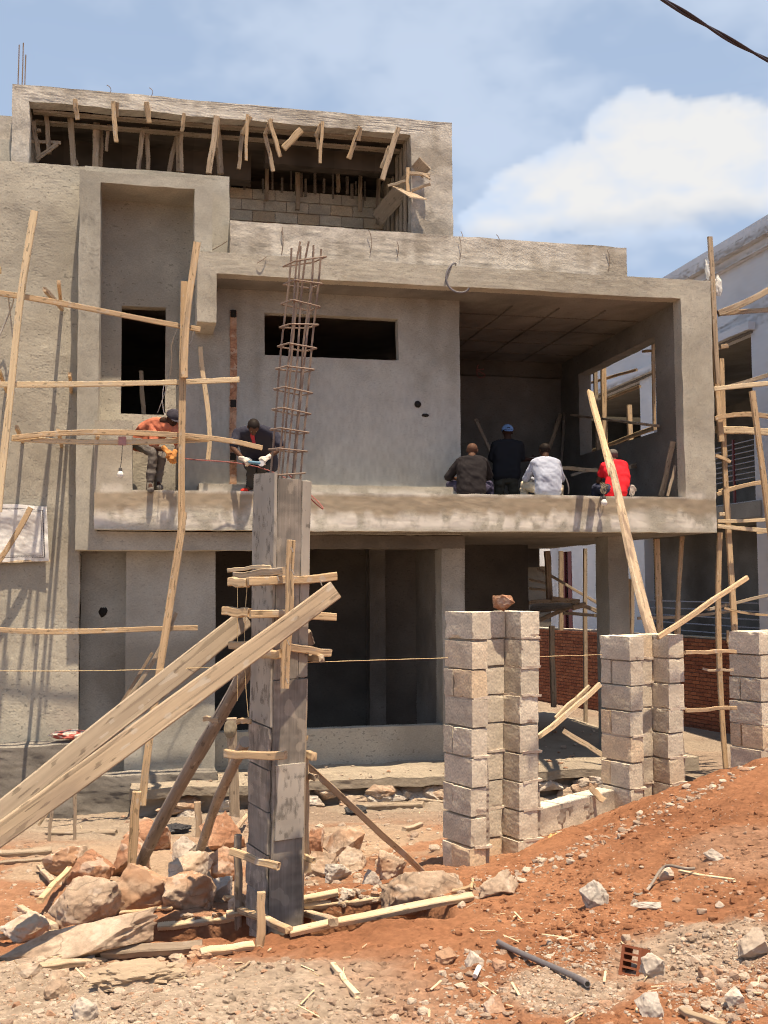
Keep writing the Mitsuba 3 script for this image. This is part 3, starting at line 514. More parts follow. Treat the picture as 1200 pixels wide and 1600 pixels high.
def along(m, s, off, z):
    m = m.copy(); m.apply_transform(trimesh.transformations.rotation_matrix(ang, [0, 0, 1])); o = b0 + bd * s + bn * off; m.apply_translation((o[0], o[1], z)); return m
add('mortar', along(bx(0, bl, -.1, .1, -2.6, 0), 0, -.1, -1.15), 'mortar', B_)
add('coping', rough(along(bx(0, bl, -.13, .13, 0, .03), 0, -.1, -1.149), .2, .012), 'render_tan', B_, smooth=True)
rest = []; n = 0; cand = []
for row in range(27):
    for c in range(44):
        s = c * .235 + (.117 if row % 2 else 0); z = -1.16 - (row + 1) * .082
        if s > bl - .2: continue
        o = b0 + bd * (s + .1); q = np.array([o[0], o[1], z + .035]) - CAM; px = 600 + F * (q @ rt) / (q @ fw); py = 800 - F * (q @ up) / (q @ fw)
        seen = (845 < px < 945 or 1068 < px < 1150) and py < 1190
        cand.append((not seen, -1 / (q @ fw) * -1, s, z))
cand.sort(key=lambda t: (t[0], -t[1]))
for i, (hid, _, s, z) in enumerate(cand):
    m = along(bx(0, .222, -.05, .055 + r.uniform(-.006, .006), 0, .068), s, 0, z)
    uvb = np.full((8, 2), 50. * (i % 900))
    if i < 300: add('brick', m, 'brick', B_, uv=uvb)
    else: rest.append((m, uvb))
add('brickwork', cat_([m for m, _ in rest]), 'brick', B_, kind='stuff', uv=np.vstack([u for _, u in rest]), label='rest of the brick courses')

# ---------------------------------------------------------------- block pillars of the new boundary
def block(sx, sy, sz, seed):
    """a cement block with chipped edges"""
    m = bx(-sx / 2, sx / 2, -sy / 2, sy / 2, -sz / 2, sz / 2)
    v, f = trimesh.remesh.subdivide_to_size(m.vertices, m.faces, .06); m = trimesh.Trimesh(v, f, process=True); p = m.vertices
    e = np.sort(np.stack([sx / 2 - abs(p[:, 0]), sy / 2 - abs(p[:, 1]), sz / 2 - abs(p[:, 2])], 1), 1)[:, 1]
    nn = meshkit.noise(p * 22 + seed * 7.3, seed); chip = np.exp(-e / .008) * (.0035 * nn + .012 * np.clip(meshkit.noise(p * 11 + seed * 3.1, seed + 5) - .68, 0, 1) * 4)
    d = p / np.maximum(np.linalg.norm(p / [sx, sy, sz], axis=1, keepdims=True), 1e-6); d /= np.linalg.norm(d, axis=1, keepdims=True)
    m.vertices = p - d * chip[:, None] + (np.stack([meshkit.noise(p * 16 + 5 * k + seed, seed + k) for k in range(3)], 1) - .5) * .003
    return m
WA = math.radians(18); wu, wv = np.array([math.cos(WA), math.sin(WA)]), np.array([-math.sin(WA), math.cos(WA)])
def place(m, o, a, b, z, tilt=0.):
    m = m.copy(); m.apply_transform(trimesh.transformations.rotation_matrix(WA + tilt, [0, 0, 1])); q = np.asarray(o)[:2] + wu * a + wv * b; m.apply_translation((q[0], q[1], z)); return m
def pillar(label, o, ztop, n, h, sd, wide=0):
    """courses of blocks laid to an H: two legs and a recessed web between"""
    k = thing('block_pillar', label, 'pillar', 'block pillars of the new boundary wall'); r = np.random.default_rng(sd)
    z0 = ztop - n * h
    for t in range(n):
        z = ztop - (t + .5) * h; odd = (t + sd) % 2; s = sd * 100 + t * 5; lean = -.006 * t
        def put(a, b, sa, sb, i, zz=0):
            m = place(block(sa, sb, h - .010 - r.uniform(0, .008), s + i), o, a + r.uniform(-.006, .006) + lean, b + r.uniform(-.006, .006), z + r.uniform(-.003, .003), r.uniform(-.03, .03))
            v = m.vertices; add('block', m, 'block', k, uv=np.full((len(v), 2), 50. * (s * 3 + i)), smooth=False)
        if odd and t > 0:
            put(.067, .115, .138, .23, 0); put(.067, .30, .138, .12, 1)
        else: put(.067, .18, .134 if t > 0 else .16, .36, 0)
        put(.279, .27, .27, .17, 2)
        put(.51, .18, .171, .36, 3)
    r2 = np.random.default_rng(sd + 40)
    for t in range(1, n):
        for a0, a1, b0_, b1_ in ((.0, .134, .0, .36), (.14, .42, .185, .355), (.425, .595, .0, .36)):
            if r2.random() < .6: add('mortar_bed', rough(place(bx(a0 - .003, a1 + .003, b0_ - .004, b1_, -.009, .009), o, 0, 0, ztop - t * h), .035, .007, 11., t * 7 + sd), 'mortar_pale', k, smooth=True)
    core = man(place(bx(.015, .125, .02, .34, z0 - .15, ztop - .03), o, 0, 0, 0)) + man(place(bx(.12, .45, .205, .335, z0 - .15, ztop - .03), o, 0, 0, 0)) + man(place(bx(.435, .585, .02, .34, z0 - .15, ztop - .03), o, 0, 0, 0))
    add('mortar', rough(tri(core), .06, .008), 'mortar', k, smooth=True)
    return k
pillar('nearest and tallest grey block pillar, a loose stone lying on its top', aD(741, 1110, 7.7), -.185, 9, .2065, 1)
pillar('block pillar with two orange-stained blocks in its top courses, standing in the middle', aD(988, 1100, 8.85), -.415, 8, .2065, 2)
pillar('block pillar cut by the right edge of the picture, half buried in the red mound', aD(1192, 1090, 9.55), -.42, 7, .2065, 3)
Lw = thing('low_block_wall', 'low wall of two block courses between the first and second pillar', 'wall')
pa, pb = aD(741, 1110, 7.7)[:2] + wu * .61 + wv * .26, aD(988, 1100, 8.85)[:2] + wu * .02 + wv * .3
la = math.atan2(*(pb - pa)[::-1]); ll = np.linalg.norm(pb - pa)
for row in range(2):
    for c in range(4):
        s0 = c * .40 - (.2 if row else 0); s1 = min(s0 + .385, ll); s0 = max(s0, 0)
        if s1 - s0 < .08: continue
        m = block(s1 - s0, .18, .205, 70 + row * 7 + c); m.apply_transform(trimesh.transformations.rotation_matrix(la, [0, 0, 1])); q = pa + (pb - pa) / ll * (s0 + s1) / 2; m.apply_translation((q[0], q[1], -1.79 - row * .222))
        add('block', m, 'block', Lw, uv=np.full((len(m.vertices), 2), 50. * (500 + row * 9 + c)))
m = bx(0, ll, -.08, .08, -.42, .085); m.apply_transform(trimesh.transformations.rotation_matrix(la, [0, 0, 1])); m.apply_translation((pa[0], pa[1], -1.80)); add('mortar', rough(m, .08, .008), 'mortar', Lw, smooth=True)
add('loose_stone', lump((.165, .15, .125), 21, 3, 9, .03).apply_translation([*(aD(741, 1110, 7.7)[:2] + wu * .36 + wv * .14), -.185 + .056]), 'stone_red', label='pinkish broken stone lying on top of the tallest block pillar', cat='stone', smooth=40)

# ---------------------------------------------------------------- the column form with its braces, and the steel cage rising out of it
K = thing('column_formwork', 'tall dark stained timber column form held by nailed cleats', 'formwork')
cb, ct = aD(419.5, 1448, 6.42), aD(433, 741, 6.45); cw, cl = .217, .30
u3, v3 = np.array([*wu, 0]), np.array([*wv, 0]); cz = lambda py: cb + (ct - cb) * (1448 - py) / 707.
def panel(side, y0, y1, a0, a1, bs, off=0., th=.02, name='board', **k):
    o = (u3 if side == 'R' else v3) * (a0 + a1) / 2; nrm = -v3 if side == 'R' else -u3
    m, uv = beam(cz(y1) + o + nrm * (off + th / 2), cz(y0) + o + nrm * (off + th / 2), a1 - a0, th, seg=4, wob=.0015, ref=nrm)
    return add(name, m, bs, K, uv=uv, **k)
panel('R', 748, 1062, .0, .155, 'shutter_ply'); panel('R', 750, 1060, .157, cw, 'shutter_grey'); panel('R', 1064, 1470, .0, cw - .01, 'shutter_ply'); panel('R', 1196, 1313, .02, .20, 'shutter_pale', .021, .018, label='pale patch board nailed on the lower half')
panel('L', 736, 1134, -.01, cl, 'shutter_grey')
for i in range(5): panel('L', 1137 + i * 66, 1137 + i * 66 + 64, .0 + .004 * (i % 2), cl - .006 * (i % 3), 'shutter_ply', .002 * (i % 2))
core = np.array([cz(760), cz(1490)]); add('core', tri(m3.Manifold.hull_points(np.vstack([c + u3 * a + v3 * b for c in core for a in (.004, cw - .01) for b in (.004, cl - .01)]))), 'shutter_grey', K)
for y0, y1 in ((748, 1060), (1064, 1460)): panel('R', y0, y1, cw - .012, cw + .006, 'wood_old', -.24 if False else 0, .012, name='edge_batten') if y0 > 1000 else None
for x0, y0, x1, y1, wd, d0, d1, mt, nm in (
    (356, 891, 424, 885, 6, 6.75, 6.45, 'wood_pale', 'cleat'), (368, 899, 444, 892, 11, 6.7, 6.36, 'wood_plank', 'cleat'), (359, 910, 388, 910, 14, 6.42, 6.33, 'wood', 'cleat'), (387, 909, 525, 902, 13, 6.31, 6.62, 'wood', 'cleat'),
    (350, 954, 391, 958, 14, 6.45, 6.33, 'wood', 'cleat'), (391, 958, 524, 964, 12, 6.31, 6.58, 'wood', 'cleat'), (360, 1009, 400, 1009, 12, 6.45, 6.34, 'wood', 'cleat'), (406, 1022, 440, 1022, 13, 6.4, 6.28, 'wood', 'cleat'), (440, 1010, 516, 1020, 12, 6.34, 6.60, 'wood', 'cleat'), (474, 1028, 502, 1028, 11, 6.7, 6.5, 'wood_plank', 'cleat'), (478, 988, 487, 1006, 12, 6.65, 6.7, 'wood_old', 'cleat'),
    (455, 844, 445, 1075, 13, 6.30, 6.30, 'wood', 'cleat'), (319, 1123, 342, 1125, 7, 6.8, 6.7, 'wood_plank', 'cleat'), (371, 1126, 390, 1127, 8, 6.6, 6.5, 'wood', 'cleat'), (352, 1177, 446, 1182, 12, 6.42, 6.25, 'wood', 'cleat'), (472, 1177, 491, 1183, 12, 6.62, 6.5, 'wood', 'cleat'), (472, 1152, 481, 1154, 7, 6.6, 6.6, 'wood', 'cleat'), (479, 1211, 496, 1217, 9, 6.65, 6.5, 'wood_plank', 'cleat'),
    (360, 1330, 436, 1355, 11, 6.35, 6.18, 'wood', 'cleat'), (469, 1334, 491, 1347, 9, 6.6, 6.45, 'wood', 'cleat'), (474, 1184, 478, 1362, 14, 6.62, 6.62, 'wood', 'upright'), (468, 1385, 470, 1430, 9, 6.55, 6.55, 'wood', 'upright')):
    timber(nm, aD(x0, y0, d0), aD(x1, y1, d1), wd, None, mt, K)
for x, y, d in ((455, 855, 6.27), (456, 890, 6.27), (449, 1000, 6.27), (447, 1060, 6.27), (433, 900, 6.3), (500, 907, 6.53)): add('nail', tube([aD(x, y, d), aD(x + 3, y + 8, d - .03)], .0035, 5)[0], 'nail', K)
Cg = thing('rebar_cage', 'rusty steel rebar cage of bars and stirrups rising from the column form', 'rebar cage')
r = np.random.default_rng(5)
g0, g1 = cz(800) + u3 * .108 + v3 * .15, aD(478, 388, 6.62); gax = (g1 - g0)
bars = [(-.078, -.06), (-.026, -.065), (.03, -.06), (.078, -.06), (-.078, .06), (.0, .065), (.078, .06)]
for i, (a, b) in enumerate(bars):
    pts = [g0 + gax * t + (u3 * a + v3 * b) * (1 - .06 * t) + (u3 * r.uniform(-1, 1) + v3 * r.uniform(-1, 1)) * .003 * (1 + 2 * t) for t in np.linspace(0, 1.0 + r.uniform(-.03, .02), 7)]
    add('bar', tube(curve(pts, 20), .0068, 6)[0], 'steel', Cg)
for i, y in enumerate((410, 445, 478, 510, 543, 577, 611, 643, 673, 703, 740)):
    t = (800 - y) / 412; c = g0 + gax * t; s = 1.12 if i else 1.25; tl = r.uniform(-.012, .012) + (.03 if i == 0 else 0); q = [(-.085, -.072), (.085, -.072), (.085, .072), (-.085, .072), (-.085, -.072), (-.05, -.06)]
    pts = []
    for a, b in q: pts.append(c + u3 * a * s + v3 * b * s + np.array([0, 0, tl * a / .085 + .012 * (b > 0)]))
    P = []
    for a, b in zip(pts[:-1], pts[1:]): P += [a + (b - a) * h for h in (.04, .5, .96)]
    add('stirrup', tube(P, .0055, 5)[0], 'steel', Cg)

# ---------------------------------------------------------------- raking planks, logs and stakes round the form
timber('raking_plank', aD(-60, 1349, 5.25), aD(523, 922, 6.2), .115, .05, 'wood_plank', label='nearer of the two long pale planks raking down left from the column form', cat='plank', ref=(.1, -1, .1), seg=10, wob=.002)
timber('raking_plank', aD(-60, 1318, 5.65), aD(384, 966, 6.72), .125, .05, 'wood_old', label='farther long raking plank, its grey upper end behind the column form cleats', cat='plank', ref=(.1, -1, .1), seg=10, wob=.002)
p = G(205, 1366); log('log_prop', aD(396, 1025, 6.75), p + [0, 0, -.05], .047, .05, 'wood_log', label='long dark round log propped against the column form', cat='log')
p = G(304, 1340); log('log_prop', aD(381, 1160, 6.9), p + [0, 0, -.05], .036, .042, 'wood_log', label='shorter dark log leaning left of the column form foot', cat='log')
p = G(666, 1369); timber('brace', aD(478, 1192, 6.66), p, 10, .03, 'wood', label='thin plank sloping down right from the form to the ground', cat='plank')
def stake(px, y0, y1, w, lab, mt='wood', dx=0, pxb=None):
    g = G(pxb if pxb is not None else px, y1); d = dist(g); t = aD(px + dx, y0, d); timber('stake', g - [0, 0, .08], t, w, None, mt, label=lab, cat='stake')
stake(214, 1237, 1374, 14, 'upright sawn stake left of the long log, among the boulders', 'wood', 0, 203)
stake(309, 1253, 1308, 10, 'short pale stake between the two dark logs', 'wood_plank', 0, 311)
stake(362, 1122, 1275, 15, 'grey stake behind the form with a rag hanging on its top', 'wood_old', 0, 367)
stake(373, 1305, 1432, 12, 'stake standing in the boulders close left of the form foot', 'wood_old', 0, 371)
stake(118, 1235, 1312, 5, 'thin upright lath below the raking planks', 'wood_old', 0, 116)
stake(78, 1262, 1314, 5, 'thin leaning lath at the left below the raking planks', 'wood_old', 3, 76)
stake(54, 1190, 1212, 4, 'small lath stub in front of the plinth, leftmost stake', 'wood', 1, 53)
stake(407, 1394, 1478, 13, 'short pale stake in front of the column form at the pit edge', 'wood')
c = aD(362, 1126, dist(G(367, 1275)))
rg = trimesh.creation.icosphere(subdivisions=4, radius=1.); v = rg.vertices; v = v * [.085, .05, .13]; v[:, 0] += .05 * v[:, 2] * 2 * (v[:, 2] < 0); v *= 1 + .35 * (meshkit.fbm(v * [30, 30, 6] + 3, 3, 2) - .5)[:, None]; rg.vertices = v
add('rag', rg.apply_translation(c + [-.015, -.03, -.10]), 'rag', label='dull olive rag hung over the stake beside the column form', cat='rag', smooth=True)
for x0, y0, x1, y1, wd, mt, lab, lift in (
    (-40, 1478, 185, 1455, 8, 'wood_pale', 'long thin batten lying at the rear edge of the left pit', .03), (247, 1455, 372, 1441, 12, 'wood_pale', 'board at the rear pit edge ending at the column form', .03), (476, 1423, 608, 1409, 13, 'wood_pale', 'board at the rear pit edge right of the column form', .03),
    (452, 1466, 738, 1407, 13, 'wood_pale', 'long board along the front pit edge up to the soil-caked slab', .03), (313, 1499, 396, 1486, 13, 'wood_pale', 'short board at the front pit edge left of the form', .03), (158, 1499, 316, 1488, 17, 'wood_old', 'thick grey squared timber lying left at the front of the pit', .03), (60, 1512, 164, 1500, 12, 'wood_plank', 'dusty board end half buried under the left rubble', .0),
    (354, 1454, 529, 1421, 10, 'wood_pale', 'batten laid across the pit in front of the form with a splintered right end', .10), (374, 1434, 452, 1468, 12, 'wood', 'short board crossing the pit in front of the form foot', .05), (480, 1439, 524, 1457, 14, 'wood_plank', 'stub of board pointing forward over the pit right of the form', .05), (350, 1424, 390, 1421, 8, 'wood', 'small board left of the form foot above the pit', .08), (517, 1430, 535, 1441, 5, 'wood_plank', 'tiny splintered batten end right of the pit batten', .05),
    (-5, 1337, 80, 1333, 11, 'wood_old', 'grey weathered board lying at the far left behind the boulders', .02), (-5, 1352, 72, 1346, 6, 'wood_old', 'narrow weathered board just in front of the grey one at far left', .02), (72, 1304, 182, 1304, 10, 'wood_old', 'grey round-edged board lying flat below the raking planks', .02), (62, 1432, 108, 1376, 9, 'wood', 'pale board leaning on the brown boulder at left', .1), (32, 1424, 84, 1458, 10, 'wood_plank', 'board stub lying against the brown boulder from the left', .03), (60, 1364, 82, 1390, 8, 'wood_plank', 'short upturned board end behind the brown boulder', .06),
    (216, 1427, 268, 1425, 5, 'wood', 'thin batten lying in front of the middle boulders', .02), (187, 1431, 230, 1430, 6, 'wood', 'flat chip of board in front of the brown boulder', .02), (506, 1251, 566, 1247, 6, 'wood_plank', 'board lying behind the pale stone heap', .04), (478, 1238, 560, 1243, 12, 'wood_old', 'grey planks lying stacked at the footing right of the form', .03), (560, 1263, 662, 1262, 11, 'wood_old', 'long dusty plank lying in front of the footing', .03), (612, 1247, 700, 1258, 5, 'wood_old', 'dark lath lying along the footing near the tallest pillar', .03), (632, 1299, 658, 1291, 7, 'wood_old', 'short board piece on the dusty yard near the tallest pillar', .02), (130, 1268, 168, 1262, 4, 'wood_pale', 'pale thin lath lying in the yard below the left plinth', .02),
    (520, 1514, 556, 1563, 9, 'wood_pale', 'short pale splinter of board lying on the red mound', .02), (368, 1520, 392, 1508, 4, 'wood_plank', 'small wood splinter on the red soil near the pit', .01), (1062, 1368, 1148, 1382, 6, 'wood_pale', 'thin pale stick lying high on the right mound', .02), (1065, 1590, 1130, 1620, 12, 'wood_plank', 'brown board end at the bottom right edge', .03), (708, 1397, 742, 1391, 7, 'wood', 'small board beside the slab at the foot of the tallest pillar', .02), (735, 1402, 741, 1386, 4, 'wood', 'upright splinter beside the slab at the tallest pillar', .05)):
    timber('loose_board', G(x0, y0, lift), G(x1, y1, lift), wd, None, mt, label=lab, cat='board', ref=(0, -.5, 1))
timber('loose_board', G(357, 1316, .05), G(386, 1290, .12), 8, None, 'wood_plank', label='small cross board at the stake left of the form', cat='board')
q = pb + (pa - pb) * .25
timber('loose_board', (q[0] - .05, q[1] - .12, -1.62), (q[0] + .04, q[1] - .18, -1.72), .05, .02, 'wood', label='short board end resting on the low block wall', cat='board')
for (x, y0, y1, d) in ((371, 912, 1110, 6.5), (386, 905, 1470, 6.33)):
    pass
rope('plumb_line', [aD(371, 908, 6.5), aD(371, 1095, 6.5)], .0022, 'twine', label='short taut string hanging left of the column form', cat='string', n=4); rope('plumb_line', [aD(387, 905, 6.36), aD(386, 1100, 6.36), aD(388, 1120, 6.36)], .0022, 'twine', label='long plumb string hanging down the corner of the column form', cat='string', n=6)

# ---------------------------------------------------------------- scaffold of sawn poles in front of the left wall
A = thing('scaffold', 'scaffold of nailed pale poles in front of the left wall', 'scaffold')
SY = -.85
def spole(pts, w, Y=SY, mt='wood', nm='pole', taper=1.):
    for (x0, y0), (x1, y1) in zip(pts[:-1], pts[1:]): pass
    P = curve([aY(x, y, Y + (.0 if i == 0 else .0)) for i, (x, y) in enumerate(pts)], 10) if len(pts) > 2 else np.array([aY(*pts[0], Y), aY(*pts[1], Y)])
    wm = m_px(w * .9, P.mean(0)); r = np.random.default_rng(int(pts[0][0] * 7 + pts[0][1]))
    V, Fc, U, o = [], [], [], 0
    if len(P) == 2:
        m, uv = beam(P[0], P[1], wm, wm * .6, seg=8, bend=r.uniform(-.008, .008), taper=taper)
        return add(nm, m, mt, A, uv=uv)
    m, uv = bent(P, wm, wm * .6); return add(nm, m, mt, A, uv=uv)
def bent(P, w, t):
    """a sawn pole that follows the points: the cross-section of beam() carried along"""
    m, uv = beam((0, 0, 0), (1, 0, 0), w, t, seg=len(P) - 1, wob=0)
    v = m.vertices.copy(); L = np.linalg.norm(np.diff(P, axis=0), axis=1).sum(); T_ = np.gradient(P, axis=0); T_ /= np.linalg.norm(T_, axis=1, keepdims=True)
    i = np.clip(np.round(v[:, 0] * (len(P) - 1)).astype(int), 0, len(P) - 1); ref = np.array([0, -1., 0])
    s = np.cross(T_[i], ref); s /= np.linalg.norm(s, axis=1, keepdims=True); n = np.cross(s, T_[i])
    s0 = np.cross([1., 0, 0], ref); a = v @ s0; b = v @ np.cross(s0, [1., 0, 0])
    m.vertices = P[i] + s * a[:, None] + n * b[:, None]; uv = uv.copy(); k = np.floor(uv[:, 0] / 50); uv[:, 0] = k * 50 + np.where(uv[:, 0] - k * 50 < 15, (uv[:, 0] - k * 50) * L, uv[:, 0] - k * 50)
    return m, uv
spole([(54, 330), (41, 405), (29, 490), (18, 600), (8, 690), (-3, 800)], 12, SY - .1, 'wood_pale'); spole([(308, 379), (299, 440), (290, 520), (288, 590)], 12, SY - .08); spole([(288, 440), (286, 560), (284, 690), (284, 835)], 12, SY, 'wood'); spole([(287, 800), (274, 890), (263, 960), (246, 1070), (226, 1215), (222, 1258)], 13, SY - .06)
spole([(-15, 456), (80, 471), (180, 490), (313, 515)], 9, SY + .1); spole([(-15, 601), (150, 600), (280, 597), (374, 593)], 9, SY + .1, 'wood_pale'); spole([(18, 685), (110, 690), (200, 691), (326, 686)], 9, SY + .12, 'wood_pale', 'ledger'); spole([(20, 684), (90, 677), (200, 676), (292, 681), (372, 691), (410, 700)], 9, SY + .06, 'wood', 'ledger'); spole([(-15, 983), (100, 987), (200, 984), (309, 981)], 9, SY + .1, 'wood', 'ledger')
spole([(275, 957), (252, 1010), (181, 1114)], 7, SY + .25, 'wood_old', 'brace'); spole([(238, 1020), (184, 1108), (60, 1290)], 5, SY + .3, 'wood_plank', 'brace')
spole([(313, 542), (322, 620), (327, 700), (325, 718)], 8, .2, 'wood_pale', 'pole')
spole([(48, 793), (28, 830), (-4, 880)], 9, .35, 'wood', 'brace')
for x, y, L, dx in ((97, 483, 1.35, 0), (36, 690, 1.3, 0), (97, 697, 1.4, 0), (12, 611, 1.4, 0), (60, 985, 1.3, 0), (112, 612, 1.25, 0), (150, 690, .5, 0)):
    a = aY(x, y, .68 if x < 118 else .3); timber('putlog', a, a + [0.05, -L, .02], .055, .045, 'wood', A)
a = aY(85, 470, -.6); timber('putlog', aY(70, 452, -.75), aY(97, 483, .3), .06, .05, 'wood_plank', A)
# a second lift of the same scaffold to the left, whose shadow lies across the wall foot
for x, Y, z0, z1 in ((-2.9, -.9, -2.9, 6.5), (-4.6, -.9, -2.9, 6.2)): timber('pole', (x, Y, z0), (x - .1, Y, z1), .1, .07, 'wood', A)
for z in (4.1, 1.9, -.7): timber('ledger', (-5.2, -.8, z), (-1.9, -.8, z + .05), .08, .05, 'wood', A)
rope('grey_rope', [aY(14, 465, -.7), aY(10, 500, .5), aY(-8, 540, .5)], .012, 'twine_grey', A, n=10); rope('grey_rope', [aY(13, 465, -.7), aY(17, 500, .45), aY(22, 545, .55)], .010, 'twine_grey', A, n=10)

# ---------------------------------------------------------------- scaffold at the right corner and under the balcony
A = thing('scaffold', 'scaffold of brown poles between the balcony corner and the white house', 'scaffold')
spole([(1109, 370), (1114, 460), (1119, 560), (1122, 600)], 9, .15, 'wood_plank'); spole([(1112, 480), (1120, 600), (1127, 690)], 10, .3, 'wood'); spole([(1127, 560), (1131, 690), (1135, 780)], 9, .45, 'wood'); spole([(1134, 765), (1140, 860), (1149, 1000)], 10, .3, 'wood'); spole([(1125, 832), (1122, 940), (1123, 1010), (1134, 1200)], 9, .2, 'wood')
spole([(1175, 611), (1187, 700), (1206, 850)], 10, -.2, 'wood')
for pts, w, Y, mt in (([(1122, 490), (1160, 475), (1215, 444)], 11, .5, 'wood_plank'), ([(1122, 490), (1160, 487), (1215, 483)], 8, .6, 'wood_plank'), ([(1115, 608), (1150, 604), (1215, 598)], 8, .1, 'wood_pale'), ([(1128, 607), (1165, 597), (1215, 581)], 7, .8, 'wood_old'), ([(1117, 654), (1150, 648), (1180, 648), (1215, 654)], 8, .05, 'wood'), ([(1118, 671), (1215, 676)], 12, .4, 'wood_pale'),
                   ([(1120, 773), (1150, 762), (1193, 754)], 7, .5, 'wood'), ([(1122, 767), (1195, 752)], 5, .9, 'wood'), ([(1121, 814), (1160, 814), (1215, 810)], 6, .2, 'wood_pale'), ([(1121, 822), (1160, 826), (1215, 830)], 7, .1, 'wood_pale'), ([(1182, 832), (1215, 832)], 4, .5, 'wood_pale'), ([(1118, 712), (1130, 716), (1141, 722)], 6, .3, 'wood'), ([(1124, 804), (1132, 803)], 6, .1, 'wood_pale'), ([(1126, 542), (1137, 541)], 7, .4, 'wood'),
                   ([(996, 966), (1060, 964), (1140, 955)], 5, 1.2, 'wood_old'), ([(1106, 953), (1215, 926)], 5, .5, 'wood_old'), ([(1132, 950), (1160, 957), (1215, 961)], 4, .2, 'wood')):
    spole(pts, w, Y, mt, 'ledger')
spole([(1026, 842), (1029, 920), (1032, 1010)], 10, .7, 'wood', 'prop'); spole([(1066, 838), (1060, 930), (1056, 1010)], 7, .9, 'wood', 'prop'); spole([(1061, 940), (1060, 1010)], 6, .7, 'wood', 'prop'); spole([(983, 905), (984, 1010)], 5, 2.6, 'wood', 'prop'); spole([(989, 880), (987, 1010)], 6, 3.2, 'wood_old', 'prop')
spole([(1137, 985), (1139, 1010)], 5, 1., 'wood', 'prop')
for x0, y0, x1, y1, w, X in ((930, 575, 938, 800, 6, 8.75), (942, 571, 948, 790, 8, 8.8), (983, 633, 990, 790, 8, 9.4), (1021, 535, 1022, 672, 5, 8.6), (919, 640, 921, 714, 8, 8.5)):
    timber('pole', aX(x0, y0, X), aX(x1, y1, X), w, None, 'wood' if x0 > 940 else 'wood_old', A)
for x0, y0, x1, y1, w, X in ((923, 706, 1024, 668, 6, 8.9), (925, 598, 995, 577, 4, 8.9), (940, 628, 1000, 603, 4, 9.0), (1005, 549, 1022, 548, 5, 8.7)):
    timber('ledger', aX(x0, y0, X), aX(x1, y1, X), w, None, 'wood', A)
for x0, y0, x1, y1, w, Y in ((855, 861, 859, 940, 9, 4.6), (876, 861, 877, 985, 7, 7.5), (914, 857, 915, 1130, 6, 5.5), (840, 888, 935, 943, 4, 6.2), (826, 941, 880, 938, 6, 4.5), (862, 935, 905, 940, 7, 4.4), (826, 905, 862, 913, 4, 7), (826, 919, 860, 923, 4, 7.2), (895, 950, 915, 944, 8, 4.2), (880, 958, 935, 962, 5, 4.6), (893, 940, 934, 955, 6, 5.), (862, 978, 865, 1105, 8, 3.2), (827, 975, 900, 945, 6, 5.2)):
    timber('prop', aY(x0, y0, Y), aY(x1, y1, Y), w, None, 'wood_old' if w < 7 else 'wood_plank', A)
q = [aY(826, 960, 5.2), aY(900, 950, 4.6), aY(905, 941, 6.), aY(830, 946, 6.6)]; add('deck_board', tri(m3.Manifold.hull_points(np.vstack([q, np.array(q) + [0, 0, .04]]))), 'wood_old', A)
# planks of their own
timber('leaning_plank', aY(956, 690, -.4), G(1040, 1125), 21, .05, 'wood_plank', label='long plank leaning from the ground behind the middle pillar up to the ledge', cat='plank', seg=10, bend=-.012) if False else None
def lean(pts, w, lab):
    P = curve([np.asarray(q) for q in pts], 12); m, uv = bent(P, w, .05); add('leaning_plank', m, 'wood_plank', label=lab, cat='plank', uv=uv)
lean([aY(941, 688, -.25), aD(966, 773, 13.2), aD(989, 880, 11.1), aD(1022, 1005, 9.3)], .115, 'wide plank leaning from the middle pillar up to the balcony ledge')
timber('leaning_plank', aY(922, 612, .2), aD(957, 745, 14.1), .10, .045, 'wood', label='narrower upper plank nailed behind the wide leaning plank, its tip in the side window', cat='plank')
timber('cross_plank', aX(895, 649, 8.12), aX(1026, 665, 8.10), 8, .04, 'wood_plank', label='brown plank nailed across the side window of the balcony', cat='plank')
timber('room_plank', aX(1033, 775, 8.05), aX(1052, 690, 8.15), 8, .03, 'wood_old', label='wider board leaning on the right wall inside the balcony', cat='board'); timber('room_plank', aX(1043, 775, 8.0), aX(1055, 728, 8.15), 4, .03, 'wood_old', label='narrow lath leaning on the right wall inside the balcony', cat='board')
timber('room_plank', aY(743, 655, 3.6), aY(778, 730, 3.2), 5, .03, 'wood_old', label='lath leaning on the inner pier behind the man in the blue cap', cat='board'); timber('room_plank', aY(876, 647, 5.0), aY(858, 700, 4.6), 6, .04, 'wood_old', label='pole leaning at the dark back wall of the balcony', cat='pole'); timber('room_plank', aY(885, 620, 5.1), aY(876, 730, 4.9), 4, .04, 'wood_log', label='dark upright pole in the back corner of the balcony', cat='pole')
timber('trestle_board', aY(876, 731, 1.6), aY(933, 735, 1.7), 6, .04, 'wood', label='horizontal board right of the man in the pale shirt', cat='board'); timber('trestle_board', aY(984, 730, 1.6), aY(1010, 722, 2.2), 6, .04, 'wood_plank', label='short board right of the man in the red shirt', cat='board'); timber('trestle_board', aY(893, 742, 2.2), aY(930, 733, 2.6), 4, .04, 'wood_old', label='grey board lying behind the horizontal board', cat='board')
timber('window_prop', aY(220, 580, 1.6), aY(225, 652, 1.4), 7, .05, 'wood_plank', label='timber standing inside the dark narrow window', cat='timber')
